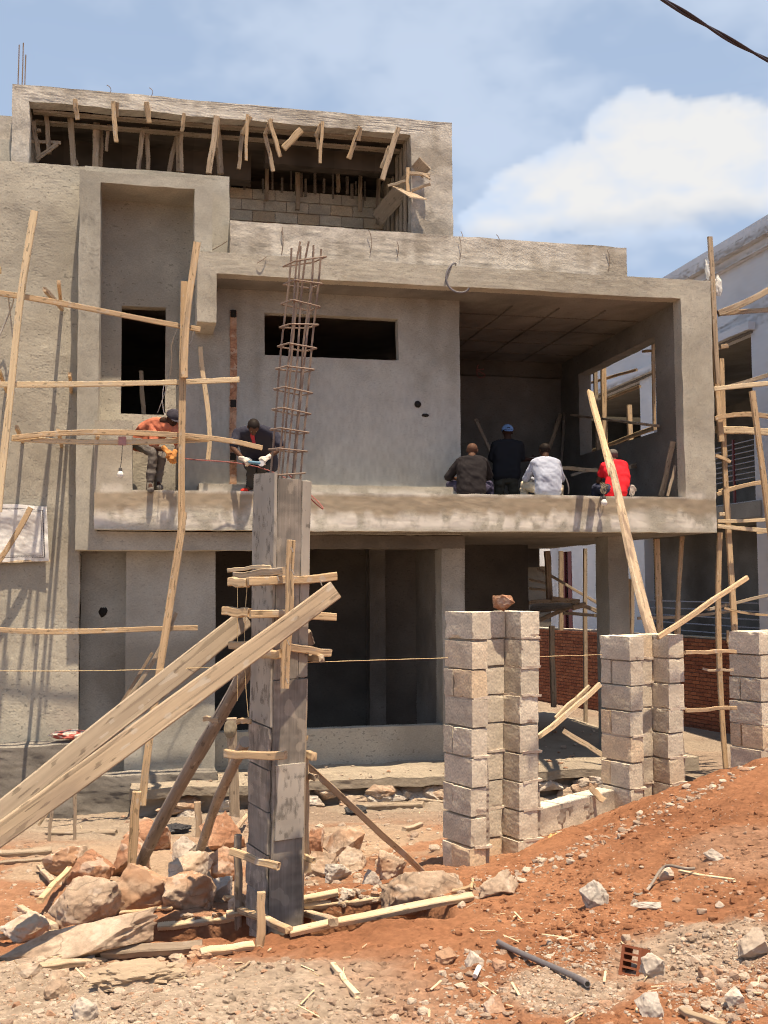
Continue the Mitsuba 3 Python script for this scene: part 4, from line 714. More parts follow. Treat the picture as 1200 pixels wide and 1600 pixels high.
# battens tied between the pillars, and a pole resting on the middle pillar
timber('pillar_batten', aD(1070, 1019, 9.1), aD(1150, 1018, 9.6), 6, .02, 'wood', label='upper batten between the middle and right pillars', cat='batten'); timber('pillar_batten', aD(1072, 1110, 9.1), aD(1150, 1106, 9.6), 6, .02, 'wood', label='lower batten between the middle and right pillars', cat='batten'); timber('pillar_batten', aD(1098, 1045, 9.5), aD(1146, 1047, 9.5), 4, .015, 'wood_plank', label='short crooked lath left of the right pillar', cat='batten', bend=.03)
timber('pole_on_pillar', aD(1028, 996, 9.0), aD(1167, 903, 9.6), 8, .035, 'wood', label='pole slanting up right from the top of the middle pillar', cat='pole')
timber('yard_brace', G(846, 1155, .2) if False else aD(842, 1152, 8.6), aD(938, 1070, 9.0), 8, .03, 'wood_pale', label='pale board sloping between the tallest and the middle pillar', cat='board'); timber('yard_brace', aD(868, 1122, 9.0), aD(921, 1072, 9.1), 6, .03, 'wood_pale', label='second short board doubled on the sloping board between the pillars', cat='board')
timber('yard_brace', aY(880, 1142, .6), aY(942, 1180, .2), 8, .04, 'wood_plank', label='board lying sloped on the porch floor behind the low block wall', cat='board')

# ---------------------------------------------------------------- strings, cables, lamps, sign
rope('setting_out_string', [aD(-20, 1048, 6.3), aD(240, 1046, 6.4), aD(384, 1040, 6.5)], .0022, 'twine', label='yellow setting-out string left of the column form', cat='string', n=8)
rope('setting_out_string', [aD(478, 1035, 6.6), aD(600, 1031, 7.1), aD(700, 1028, 7.6)], .0025, 'twine', label='yellow setting-out string from the form to the tallest pillar', cat='string', n=8); rope('setting_out_string', [aD(840, 1026, 8.1), aD(940, 1023, 8.7)], .0025, 'twine', label='yellow setting-out string between the tallest and middle pillars', cat='string', n=6)
cp = curve([aD(1010, -14, 7.), aD(1060, 14, 7.3), aD(1120, 50, 7.7), aD(1230, 108, 8.3)], 60); tt = np.gradient(cp, axis=0); tt /= np.linalg.norm(tt, axis=1, keepdims=True); n1 = np.cross(tt, [0, 0, 1.]); n1 /= np.linalg.norm(n1, axis=1, keepdims=True); n2 = np.cross(tt, n1)
PC = thing('overhead_cable', 'black twisted power cable crossing the sky at the top right', 'cable')
for ph in (0, math.pi): 
    a = np.linspace(0, 9, 60)[:, None] + ph; add('strand', tube(cp + (n1 * np.cos(a) + n2 * np.sin(a)) * .009, .0095, 8)[0], 'black_cable', PC, smooth=True)
def bulb(px, py, Y, lab, wire):
    k = thing('light_bulb', lab, 'light bulb'); c = aY(px, py, Y); s = m_px(5, c)
    prof = np.array([(0, -1.15), (.45, -1.08), (.85, -.7), (1.0, -.2), (.9, .3), (.62, .8), (.48, 1.1), (0, 1.15)]) * s
    add('globe', trimesh.creation.revolve(prof, sections=20).apply_translation(c), 'white_plastic', k, smooth=50)
    add('socket', trimesh.creation.revolve(np.array([(0, 1.0), (.55, 1.0), (.6, 1.3), (.5, 1.9), (.2, 2.1), (0, 2.1)]) * s, sections=14).apply_translation(c), 'lamp_cap', k, smooth=40)
    rope('wire', [c + [0, 0, 2. * s]] + wire, .005, 'black_cable', k, n=14)
bulb(188, 741, -.7, 'white light bulb hanging from the left scaffold ledger', [aY(190, 716, -.72), aY(191, 690, -.74)])
bulb(944, 785, -.12, 'white light bulb hanging over the balcony ledge below the man in red', [aY(943, 770, -.1), aY(942, 758, .1)])
r = np.random.default_rng(8)
k = 'light_bulb_001'
for i in range(7): rope('wire', [aY(943, 772, -.1), aY(938 + r.uniform(0, 10), 768 - r.uniform(0, 6), -.08), aY(939 + r.uniform(0, 9), 758 + r.uniform(-3, 8), -.06), aY(943, 764, .1)], .006, 'rag', k, n=12)
rope('window_wire', [aY(277, 515, -.75), aY(268, 560, .2), aY(262, 600, .8), aY(250, 635, .85), aY(246, 645, .9)], .006, 'twine_grey', label='looped pale wire hanging down beside the narrow window', cat='wire'); rope('window_wire', [aY(264, 595, .8), aY(254, 625, .85), aY(258, 648, .9), aY(262, 640, .8)], .006, 'white_soft', label='white wire dangling at the sill of the narrow window', cat='wire'); rope('window_wire', [aY(288, 535, -.7), aY(296, 537, -.72), aY(301, 525, -.7), aY(303, 515, -.7)], .005, 'twine_grey', label='small wire loop behind the scaffold pole top', cat='wire')
rope('red_wire', [aY(283, 715, -.7), aY(330, 720, -.3), aY(392, 727, -.25), aY(425, 737, -.4), aY(450, 740, -3)], .008, 'wire_red', label='dark red wire stretched from the man in navy to the column form', cat='wire'); rope('red_wire', [aY(748, 570, 3.6), aY(745, 583, 3.5), aY(752, 590, 3.4), aY(758, 587, 3.4), aY(750, 581, 3.4), aY(756, 577, 3.5)], .008, 'wire_red', label='tangle of red wire hanging under the balcony ceiling', cat='wire')
add('wire_tape', bx(-.05, .05, -.035, .035, -.055, .055).apply_translation(aY(191, 689, -.74)), 'tape_pink', label='faded red tape wrapped round the left ledger', cat='tape')
# the site notice
SG = thing('site_notice', 'white printed plastic notice hung on the left wall', 'sign')
def notice(p, n, uv):
    x, z = uv.x, uv.y
    w = dr.maximum(dr.abs(x - .5) - .455, dr.abs(z - .5) - .43); line = smoothstep(.010, .004, dr.abs(w + .004)); line2 = smoothstep(.006, .002, dr.abs(w + .028))
    row = dr.floor(z * 9); rz = z * 9 - row; ln = smoothstep(.45, .55, cell_rand(row, 7)) * smoothstep(.30, .22, dr.abs(rz - .5)) * smoothstep(.42, .48, noise(x * 60, row * 9.1)) * smoothstep(.08, .10, x) * smoothstep(.93, .90, x + .25 * cell_rand(row, 3)) * smoothstep(.20, .24, z) * smoothstep(.9, .87, z)
    wr = fbm(x * 3 + z * 2, z * 4 - x, 1., 3); dirt = smoothstep(.55, .75, fbm(x * 9, z * 9, 4., 3))
    c = mix((.62, .61, .60), (.84, .83, .81), wr * 1.1) * (1 - .25 * dirt)
    return mix(c, C3(.07, .065, .07), dr.clip(line * .9 + line2 * .7 + ln * .55, 0, 1))
mat('notice_print', notice, .5, bump=lambda p, n, uv: fbm(p.x * 5 + p.z * 3, 1., p.z * 6, 3), scale=.03, eps=5e-3)
c4 = [aY(-62, 784, .55), aY(73, 791, .55), aY(77, 876, .55), aY(-62, 880, .55)]; nn = 14; V, U = [], []
for i in range(nn + 1):
    for j in range(nn + 1):
        a, b = j / nn, i / nn; q = (np.array(c4[3]) * (1 - a) + c4[2] * a) * (1 - b) + (c4[0] * (1 - a) + c4[1] * a) * b
        V.append(q + [0, -.02 * math.sin(a * 7 + b * 3) - .012 * math.sin(b * 9), .006 * math.sin(a * 12)]); U.append((a, b))
fq = [(i * (nn + 1) + j, i * (nn + 1) + j + 1, (i + 1) * (nn + 1) + j + 1, (i + 1) * (nn + 1) + j) for i in range(nn) for j in range(nn)]
add('sheet', M(*(lambda v, f: (v, np.vstack([f[:, [0, 1, 2]], f[:, [0, 2, 3]]])))(np.array(V), np.array(fq))), 'notice_print', SG, uv=np.array(U), smooth=True)
timber('batten', aY(-62, 879, .57), aY(78, 876, .57), 3, .01, 'wood_pale', SG)
# bags and cloths
def crumple(name, c, size, seed, bs, lab, cat, flat=1.):
    m = trimesh.creation.icosphere(subdivisions=4, radius=1.); v = m.vertices.copy(); n = meshkit.fbm(v * 2.2 + seed, 4, seed); rd = np.abs(meshkit.fbm(v * 3.5 + seed * 2, 3, seed + 3) - .5)
    v = v * (.55 + .75 * n[:, None] + .5 * rd[:, None]); m.vertices = v * np.asarray(size) / 2 + np.asarray(c); return add(name, m, bs, label=lab, cat=cat, smooth=25)
crumple('plastic_wrap', aY(1107, 420, .2), (.10, .12, .42), 4, 'pale_plastic_sheet', 'torn white plastic wrapped round the tall right scaffold pole', 'plastic sheet'); crumple('plastic_bag', aY(1122, 447, .2), (.13, .10, .34), 9, 'pale_plastic_sheet', 'clear plastic bag hanging on the right scaffold pole', 'bag')
crumple('folded_cloth', aY(110, 1148, .35), (.55, .3, .12), 12, 'rag_check', 'red and cream checked cloth lying on the left plinth', 'cloth')
g = G(885, 1330); crumple('cement_bag', aD(884, 1322, 8.0) , (.26, .2, .20), 15, 'sack', 'torn paper cement bag lying in front of the low block wall', 'bag'); crumple('torn_paper', aD(868, 1318, 7.9), (.15, .1, .15), 17, 'orange_paper', 'orange scrap of bag paper beside the tallest pillar', 'paper')
crumple('plastic_scrap', G(275, 1302, .05), (.34, .25, .12), 19, 'black_sheet', 'crumpled black plastic sheet behind the boulders', 'plastic sheet'); crumple('plastic_scrap', G(645, 1269, .05) if False else G(556, 1273, .06), (.30, .3, .14), 23, 'black_sheet', 'dark crumpled plastic on the yard right of the form', 'plastic sheet')
crumple('paper_shreds', G(215, 1530, .02), (.40, .2, .10), 29, 'sack', 'shreds of brown paper bag in the left rubble', 'paper')
rope('dropped_hose', [G(990, 1402, .02), G(1020, 1388, .03), G(1040, 1378, .08), G(1062, 1374, .06), G(1085, 1366, .03)], .008, 'wood_log', label='thin dark hose curling over the stones on the right mound', cat='hose')
P = curve([G(779, 1479, .02), G(820, 1500, .022), G(870, 1522, .022), G(918, 1547, .022)], 24)
pm, puv = tube(P, .0125, 12); pk = add('pipe', pm, 'grey_pipe', label='dark grey plastic pipe lying across the foreground soil', cat='pipe', uv=puv, smooth=40)
d = (P[-1] - P[-2]); d /= np.linalg.norm(d); add('bore', tube([P[-1] - d * .02, P[-1] + d * .0012], .0092, 12)[0], 'black_gap', pk)
pm, puv = tube([G(742, 1535, .025), G(749, 1522, .03)], .011, 10); k = add('pipe_offcut', pm, 'white_plastic', label='short white pipe offcut in the small stones', cat='pipe', uv=puv, smooth=40)
# hollow brick on the mound
HB = man(bx(-.055, .055, -.05, .05, 0, .15))
for i in range(4): HB = HB - man(bx(-.04, .04, -.06, .06, .016 + i * .033, .038 + i * .033))
b = tri(HB); b.apply_scale(.8); b.apply_transform(trimesh.transformations.rotation_matrix(-.9, [0, 0, 1]) @ trimesh.transformations.rotation_matrix(-.35, [1, 0, 0])); b.apply_translation(G(988, 1520, -.02)); add('hollow_brick', b, 'brick', label='red hollow brick standing in the soil of the right foreground', cat='brick', uv=np.full((len(b.vertices), 2), 50. * 7))

# ---------------------------------------------------------------- boulders and rubble
def boulder(cx, yb, wpx, hpx, bs, lab, sd, dep=.85, cat='boulder', sink=.24, lift=0., name='boulder'):
    g = G(cx, yb, lift); s = dist(g) / F; sx, sz = wpx * s, hpx * s
    m = lump((sx, sx * dep, sz * (1 + sink)), sd, 3, 8, .04); m.apply_transform(trimesh.transformations.rotation_matrix(math.sin(sd * 3.7) * .25, [0, 1, 0]))
    m.apply_translation(g + np.array([.1, 1, 0]) / 1.005 * sx * dep * .40 + [0, 0, sz * (.5 - sink)])
    return add(name, m, bs, label=lab, cat=cat, smooth=24)
for q in ((130, 1446, 116, 78, 'stone', 'big brown boulder with a dark undercut at the left, nearest of the boulders', 41), (218, 1424, 118, 80, 'stone', 'long tan boulder lying tilted in the middle of the boulder heap', 42), (294, 1422, 88, 62, 'stone', 'squarish tan boulder just left of the column form foot', 43), (297, 1388, 74, 58, 'stone_pale', 'white-pink boulder behind the squarish tan one', 44), (351, 1378, 48, 58, 'stone_red', 'dark pinkish boulder behind the stake at the form foot', 45),
          (138, 1388, 74, 56, 'stone_red', 'orange-faced boulder second from the left in the heap', 46), (101, 1374, 72, 52, 'stone', 'pale boulder behind the orange-faced one', 47), (205, 1368, 62, 66, 'stone_red', 'boulder at the foot of the long dark log', 48), (228, 1330, 74, 52, 'stone_red', 'reddish boulder behind the long dark log', 49), (348, 1330, 78, 62, 'stone_red', 'large red-orange boulder behind the short dark log', 50), (288, 1348, 40, 44, 'stone_pale', 'pale stone between the two dark logs', 51),
          (345, 1414, 46, 42, 'stone_grey', 'grey stone low beside the form foot', 52), (32, 1470, 84, 42, 'stone_pale', 'pale flat boulder cut by the left edge', 53), (120, 1506, 260, 52, 'stone', 'wide flat dusty slab in front of the boulders', 54, .55), (375, 1432, 40, 36, 'stone', 'small boulder squeezed behind the form foot', 70),
          (535, 1338, 66, 46, 'stone', 'pale brown stone on top of the heap right of the form', 55), (503, 1372, 58, 42, 'stone', 'slanting flat stone at the left of the right heap', 56), (553, 1362, 48, 40, 'stone', 'wedge-shaped stone in the middle of the right heap', 57), (528, 1378, 44, 30, 'stone_grey', 'shaded stone low in front of the right heap', 58), (614, 1372, 50, 46, 'stone', 'rounded pale stone at the foot of the thin brace', 59), (583, 1384, 30, 24, 'stone_grey', 'small grey stone left of the thin brace foot', 60), (543, 1408, 36, 22, 'stone_pale', 'small pale stone on the red soil before the right heap', 61), (492, 1340, 32, 50, 'stone_red', 'upright stone against the right side of the form', 62),
          (668, 1424, 138, 64, 'stone', 'big soil-caked slab in front of the tallest pillar', 63, .6), (782, 1400, 72, 34, 'stone', 'flat orange stone right at the foot of the tallest pillar', 64), (934, 1418, 50, 42, 'stone_grey', 'grey lump of broken concrete on the red mound', 65), (1030, 1532, 46, 42, 'stone_grey', 'grey concrete lump beside the hollow brick', 66), (1024, 1592, 44, 40, 'stone_grey', 'round grey stone at the bottom below the hollow brick', 67), (700, 1508, 38, 26, 'stone', 'pinkish stone left in the small stone cluster of the foreground', 68), (744, 1512, 30, 28, 'stone_pale', 'pale stone right in the small stone cluster of the foreground', 69),
          (1046, 1377, 28, 22, 'stone_pale', 'white stone behind the thin dark hose', 71), (1122, 1346, 30, 18, 'stone_grey', 'grey stone high on the right mound', 72), (578, 1590, 44, 22, 'stone', 'flat tan stone at the bottom centre', 73), (86, 1560, 40, 28, 'stone', 'tan stone in the gravel at the lower left', 74), (130, 1592, 46, 30, 'stone_pale', 'pale chunk in the gravel at the bottom left', 75), (782, 1520, 26, 22, 'stone_red', 'reddish stone left of the grey pipe', 76), (778, 1586, 36, 32, 'stone_red', 'orange clod above the bottom edge', 77), (1108, 1530, 30, 22, 'stone', 'ochre stone in the grey gravel patch at right', 78), (1152, 1575, 34, 30, 'stone_pale', 'cream square stone at the lower right corner', 79), (1020, 1423, 60, 14, 'stone_grey', 'long grey concrete crust on the mound', 80), (1186, 1500, 50, 40, 'stone_grey', 'grey stone cut by the right edge', 81), (62, 1402, 20, 12, 'stone_pale', 'small pale stone lying alone at the left', 83), (120, 1500 + 3, 60, 30, 'stone_grey', 'rough lump of whitish mortar at the rubble edge', 84)):
    boulder(*q)
r = np.random.default_rng(17)
def pebble_bases(n, sub): return [lump((1, r.uniform(.7, 1), r.uniform(.45, .8)), 900 + i, sub, 6, .09) for i in range(n)]
pb0, pb1 = pebble_bases(10, 0), pebble_bases(10, 1)
def scatter(name, n, where, size, bs, lab, uvn=1, sink=.5):
    """loose stones strewn over the ground: one heap nobody could count"""
    V, Fc, U, o = [], [], [], 0
    q = np.array([where() for _ in range(n)]); g = CAM + np.array([ray(*c) for c in q]) * _ti(q)[:, None]; zz = _gi(g[:, :2])
    for c in range(n):
        s = size(); m = (pb1 if s > .022 else pb0)[r.integers(10)]; a = r.uniform(0, 6.28); ca, sa = math.cos(a), math.sin(a); v = m.vertices * s
        v = np.stack([v[:, 0] * ca - v[:, 1] * sa, v[:, 0] * sa + v[:, 1] * ca, v[:, 2]], 1) + [g[c, 0], g[c, 1], zz[c] + s * (.3 - sink * .5)]
        V.append(v); Fc.append(m.faces + o); U.append(np.full((len(v), 2), 50. * r.integers(1, 4000))); o += len(v)
    add(name, M(np.vstack(V), np.vstack(Fc)), bs, label=lab, kind='stuff', uv=np.vstack(U))
_px, _py = np.meshgrid(np.linspace(-60, 1260, 67), np.linspace(1150, 1640, 50), indexing='ij')
_tt = np.array([[float(np.linalg.norm((G(a, b) - CAM)) / np.linalg.norm(ray(a, b))) for b in _py[0]] for a in _px[:, 0]])
_ti = RegularGridInterpolator((_px[:, 0], _py[0]), _tt, bounds_error=False, fill_value=None)
def _approx(px, py): return _ti((px, py))
def lognorm(med, sg, hi): return lambda: min(med * math.exp(r.normal() * sg), hi)
def zone(*boxes):
    w = np.array([b[4] for b in boxes], float); w /= w.sum()
    def f():
        b = boxes[r.choice(len(boxes), p=w)]; return r.uniform(b[0], b[2]), r.uniform(b[1], b[3])
    return f
def ell(cx, cy, rx, ry):
    a = r.uniform(0, 6.28); q = math.sqrt(r.random()) ; return cx + rx * q * math.cos(a), cy + ry * q * math.sin(a)
scatter('gravel', 5200, zone((-40, 1500, 460, 1620, 3), (0, 1520, 320, 1640, 3), (380, 1560, 700, 1630, 1)), lognorm(.0062, .8, .05), 'pebbles', 'crushed stone strewn by the street edge')
scatter('gravel', 2600, lambda: ell(1130, 1530, 105, 75), lognorm(.0068, .75, .045), 'pebbles', 'grey gravel patch at the lower right')
scatter('gravel', 1700, lambda: ell(890, 1530, 100, 65), lognorm(.008, .55, .035), 'pebbles', 'pale gravel patch round the grey pipe')
scatter('gravel', 1700, zone((640, 1480, 1220, 1620, 4), (850, 1380, 1220, 1500, 3), (690, 1490, 790, 1610, 3)), lognorm(.007, .85, .05), 'pebbles', 'stones scattered over the red mound')
scatter('gravel', 1000, zone((950, 1230, 1220, 1400, 2), (740, 1330, 980, 1470, 2)), lognorm(.008, .6, .04), 'pebbles', 'small stones on the slope of the mound')
scatter('soil_clods', 3400, zone((640, 1440, 1220, 1620, 3), (880, 1250, 1220, 1480, 4), (740, 1340, 960, 1460, 2), (330, 1480, 640, 1600, 2)), lognorm(.010, .75, .05), 'soil', 'crumbs of red soil on the mound')
scatter('rubble', 900, zone((0, 1210, 400, 1290, 2), (380, 1250, 720, 1330, 4), (0, 1290, 120, 1440, 1), (460, 1330, 720, 1420, 1.5)), lognorm(.028, .6, .12), 'pebbles', 'rubble lying over the dusty yard')
scatter('rubble', 260, zone((0, 1320, 380, 1440, 2), (480, 1330, 640, 1400, 2), (40, 1490, 340, 1530, 2)), lognorm(.04, .5, .11), 'stone', 'broken stone between the boulders')
scatter('rubble', 420, lambda: (lambda t: (700 + 480 * t + r.normal() * 9, 1400 - 205 * t + 30 * math.sin(t * 3) * (1 - t) + r.normal() * 7))(r.random()), lognorm(.022, .6, .07), 'pebbles', 'stones along the crest of the mound')
def chips(name, n, where, lab):
    V, U, Fc, o = [], [], [], 0
    for i in range(n):
        px, py = where(); g = CAM + ray(px, py) * float(_approx(px, py)); L = min(.02 * math.exp(abs(r.normal()) * .9), .14); a = r.uniform(0, 6.28); z = gz(g[0], g[1]) + .008
        m, uv = beam((g[0], g[1], z), (g[0] + L * math.cos(a), g[1] + L * math.sin(a), z + r.uniform(-.01, .035)), r.uniform(.003, .011), r.uniform(.002, .005), seg=1, ref=(0, 0, 1), wob=0)
        V.append(m.vertices); Fc.append(m.faces + o); U.append(uv); o += len(m.vertices)
    add(name, M(np.vstack(V), np.vstack(Fc)), 'wood_pale', label=lab, kind='stuff', uv=np.vstack(U))
chips('wood_chips', 150, zone((0, 1210, 400, 1320, 2), (460, 1250, 720, 1340, 2), (0, 1480, 420, 1540, 2), (700, 1420, 900, 1480, 2), (640, 1480, 1200, 1600, 2), (380, 1470, 640, 1600, 1)), 'splinters and shavings of wood strewn over the soil')

# ---------------------------------------------------------------- the men at work
def chain(pts, rad): return [(np.asarray(a, float), ra, np.asarray(b, float), rb) for a, ra, b, rb in zip(pts[:-1], rad[:-1], pts[1:], rad[1:])]
_sph = trimesh.creation.icosphere(subdivisions=2, radius=1.).vertices
def skin_over(bones, L=.02, it=8):
    ms = [m3.Manifold.hull_points(np.vstack([_sph * q[i + 1] + q[i] for i in range(0, len(q), 2)])) for q in bones]
    m = m3.Manifold.batch_boolean(ms, m3.OpType.Add).refine_to_length(L); t = tri(m); t.merge_vertices(); trimesh.smoothing.filter_taubin(t, iterations=it); return t
def unit(v): v = np.asarray(v, float); return v / max(np.linalg.norm(v), 1e-9)
def hand_bones(w, d, palm, curl=.5, thumb=1):
    """palm and five bent fingers; d along the hand, palm = the way the palm faces"""
    d = unit(d); n = unit(np.asarray(palm) - d * (d @ np.asarray(palm))); s = np.cross(d, n) * thumb; c = w + d * .085; B = []
    for k in (-.030, -.010, .012, .031): B.append((w + d * .012 + s * k * .5, .016, w + d * .085 + s * k, .0125))
    for k, L in ((-.033, .062), (-.011, .080), (.012, .086), (.034, .076)):
        b0 = w + d * .083 + s * k; d1 = unit(d * math.cos(curl) + n * math.sin(curl) + s * k * 2); b1 = b0 + d1 * L * .5; d2 = unit(d * math.cos(curl * 2.1) + n * math.sin(curl * 2.1)); B += chain([b0, b1, b1 + d2 * L * .55], [.0105, .0095, .008])
    t0 = w + d * .03 + s * .03; t1 = t0 + unit(d * .6 + s * .8 + n * .3) * .042; B += chain([t0, t1, t1 + unit(d * .9 + s * .2 + n * .4) * .034], [.0135, .011, .0095])
    return B
def ball(c, rx, ry, rz, fr, sub=3):
    m = trimesh.creation.icosphere(subdivisions=sub, radius=1.); m.vertices = m.vertices @ (np.diag([rx, ry, rz]) @ np.array(fr)) + c; return m
def person(label, J, skin, parts, face, upv=(0, 0, 1), hair='hair', cap=None, glove=None, bare=False, sleeve=.5, shoes=None, curl=(.6, .6), palms=((0, 1, 0), (0, 1, 0)), long_sleeve=False, tie=False, fat=1.):
    """J: joints in metres. parts: (shirt material, trouser material)"""
    k = thing('person', label, 'person'); J = {a: np.asarray(b, float) for a, b in J.items()}
    f = unit(face); u0 = unit(np.asarray(upv, float) - f * (f @ np.asarray(upv, float))); sd = np.cross(f, u0); fr = [sd, f, u0]
    H = J['head']; P = lambda a, b, c: H + sd * a + f * b + u0 * c
    pel = (J['hipL'] + J['hipR']) / 2; neck = J['neck']; sh = (J['shL'] + J['shR']) / 2; mid = pel * .5 + sh * .5
    if 'mid' in J: mid = J['mid']
    hd = [(P(0, -.012, .030), .083, P(0, .022, .025), .076), (P(0, .035, -.06), .047, P(0, .02, .0), .07), (P(0, .052, -.082), .026, P(0, .03, -.06), .042), (P(0, .088, -.005), .011, P(0, .106, -.036), .0145), (P(-.016, .088, -.040), .010, P(.016, .088, -.040), .010), (P(-.034, .078, .018), .013, P(.034, .078, .018), .013), (P(-.02, .085, -.068), .0095, P(.02, .085, -.068), .0095)]
    for s in (-1, 1): hd.append((P(s * .079, -.004, .008), .013, P(s * .077, -.006, -.022), .010))
    body = hd + [(neck, .058, P(0, -.012, -.055), .052)] + chain([neck, sh, mid, pel], [.05, .07, .075, .085])
    for s in 'LR':
        body += chain([sh, J['sh' + s], J['el' + s], J['wr' + s]], [.07, .052, .039, .027]); hdv = J['ha' + s] - J['wr' + s]
        body += hand_bones(J['wr' + s], hdv, palms['LR'.index(s)], curl['LR'.index(s)], -1 if s == 'L' else 1)
        body += chain([pel, J['hip' + s], J['kn' + s], J['an' + s]], [.085, .078, .052, .038]); body += [(J['an' + s], .036, J['to' + s], .028)]
    add('body', skin_over(body, .014, 6), skin, k, smooth=True)
    # shirt
    wid = (J['shR'] - J['shL']); wd = unit(wid); ww = np.linalg.norm(wid); hw = J['hipR'] - J['hipL']; hem = J.get('hem', pel + unit(mid - pel) * -.02)
    sb = []
    tv = [(neck - unit(neck - sh) * .03, 0, .066), (sh, .36, .088 * fat), (sh * .55 + mid * .45, .34, .108 * fat), (mid, .28, .112 * fat), (mid * .4 + hem * .6, .28, .114 * fat), (hem, .30, .112 * fat)]
    for (a, wa, ra), (b, wb, rb) in zip(tv[:-1], tv[1:]):
        sb.append((a + wd * wa * ww, ra, a - wd * wa * ww, ra, b + wd * wb * ww, rb, b - wd * wb * ww, rb))
        sb.append((a - wd * wa * ww, ra, a + wd * wa * ww, ra)) if wa else None
    sb.append((hem - wd * .3 * ww, .112 * fat, hem + wd * .3 * ww, .112 * fat))
    for s in 'LR':
        e = J['el' + s]; w = J['wr' + s]; a = J['sh' + s]
        sb += chain([sh, a], [.085, .070])
        if long_sleeve: sb += chain([a, e, e + (w - e) * .88], [.070, .056, .043])
        else: sb += chain([a, a + (e - a) * sleeve * 1.4], [.070, .064])
    t = skin_over(sb, .02, 10); v = t.vertices; nv = t.vertex_normals; t.vertices = v + nv * (meshkit.fbm((v + v[:, [2, 0, 1]] * .5) * 8 + 3, 3, 5) * .018 - .004)[:, None]
    add('shirt', t, parts[0], k, smooth=True)
    tb = []
    for s in 'LR': tb += chain([pel, J['hip' + s], J['kn' + s], J['kn' + s] * .1 + J['an' + s] * .9], [.105, .098, .070, .060])
    tb.append((J['hipL'], .102, J['hipR'], .102)); tb.append((pel + unit(mid - pel) * .05, .10, pel, .105))
    t = skin_over(tb, .02, 8); v = t.vertices; t.vertices = v + t.vertex_normals * ((meshkit.fbm(v * [10, 10, 18], 3, 7) - .5) * .036)[:, None]
    add('trousers', t, parts[1], k, smooth=True)
    if shoes:
        for s in 'LR':
            a, b = J['an' + s], J['to' + s]; d = unit((b - a) * [1, 1, 0]); g = min(a[2], b[2]) - .045; heel = np.array([a[0], a[1], 0]) - d * .06; toe = np.array([b[0], b[1], 0]) + d * .03
            if shoes == 'slipper_red': sbn = [(np.r_[heel[:2], g + .018], .022, np.r_[toe[:2], g + .018], .03), (np.r_[(heel * .3 + toe * .7)[:2], g + .05], .035, np.r_[toe[:2], g + .035], .03)]
            else: sbn = [(np.r_[heel[:2], g + .05], .046, np.r_[toe[:2], g + .036], .042), (a, .05, np.r_[heel[:2], g + .05], .046), (a, .048, np.r_[(heel * .4 + toe * .6)[:2], g + .045], .046)]
            t = skin_over(sbn, .02, 4); t.vertices[:, 2] = np.maximum(t.vertices[:, 2], g); add('slipper' if shoes == 'slipper_red' else 'shoe', t, shoes, k, smooth=True)
    if hair and not cap:
        m = ball(P(0, -.004, .032), .0865, .1015, .084, fr); q = (m.vertices - H) @ np.array(fr).T; keep = ~((q[:, 1] > .062) & (q[:, 2] < .075)) & (q[:, 2] > -.05 + .5 * np.clip(q[:, 1], -.05, .2)); fm = keep[m.faces].all(1); add('hair', M(m.vertices, m.faces[fm]), hair, k, smooth=True)
    if cap:
        m = ball(P(0, -.006, .042), .099, .114, .096, fr); q = (m.vertices - H) @ np.array(fr).T; fm = (q[:, 2] > .022)[m.faces].all(1); ck = add('cap', M(m.vertices, m.faces[fm]), cap, k, smooth=True)
        if cap == 'cap_blue':      # worn back to front: the peak lies over the nape
            m = ball(P(0, -.105, .012), .075, .065, .014, [sd, unit(f * .9 + u0 * .35), unit(u0 - f * .35)], 2); add('peak', m, cap, ck, smooth=True)
            m = ball(P(0, -.108, .052), .034, .012, .018, fr, 2); add('gap', m, 'hair', ck, smooth=True)
        else: m = ball(P(0, .098, .028), .07, .05, .012, fr, 2); add('peak', m, cap, ck, smooth=True)
    if glove:
        for i, s in enumerate('LR'):
            gl = hand_bones(J['wr' + s], J['ha' + s] - J['wr' + s], palms[i], curl[i], -1 if s == 'L' else 1); gl = [(a, ra + .006, b, rb + .006) for a, ra, b, rb in gl]; d = unit(J['ha' + s] - J['wr' + s]); gl.append((J['wr' + s] - d * .05, .036, J['wr' + s] + d * .02, .032)); add('glove', skin_over(gl, .012, 4), glove, k, smooth=True)
    for s in (-1, 1): add('eye', ball(P(s * .030, .082, .004), .0125, .009, .007, fr, 2), 'eye', k, smooth=True); add('pupil', ball(P(s * .030, .0875, .003), .006, .005, .006, fr, 1), 'hair', k, smooth=True)
    if tie: add('neck_strap', skin_over([(P(0, .0, -.12) , .022, P(0, .02, -.20), .03), (P(0, .02, -.20), .03, J['tie'], .022)], .015, 3), 'tie_red', k, smooth=True)
    return k
Y = aY
person('man in orange shirt, dark cap and gloves stooping at the left end of the ledge', dict(
    head=Y(270, 654, .12), neck=Y(255, 658, .26), shL=Y(274, 668, .16), shR=Y(240, 660, .42), mid=Y(236, 674, .48), elL=Y(279, 696, .05), wrL=Y(272, 710, -.10), haL=Y(269, 720, -.16), elR=Y(240, 700, .15), wrR=Y(259, 703, -.08), haR=Y(268, 712, -.16),
    hipL=Y(232, 694, .60), hipR=Y(216, 692, .58), knL=Y(252, 716, .16), knR=Y(240, 708, .10), anL=Y(246, 753, .24), anR=Y(234, 756, .10), toL=Y(250, 761, .10), toR=Y(236, 765, -.06)), 'skin', ('shirt_orange', 'trouser_grey'), (.35, -.75, -.62), cap='cap_dark', glove='glove_orange', shoes='shoe_grey', sleeve=.6, curl=(.9, .9), palms=((0, .3, -1), (0, .3, -1)))
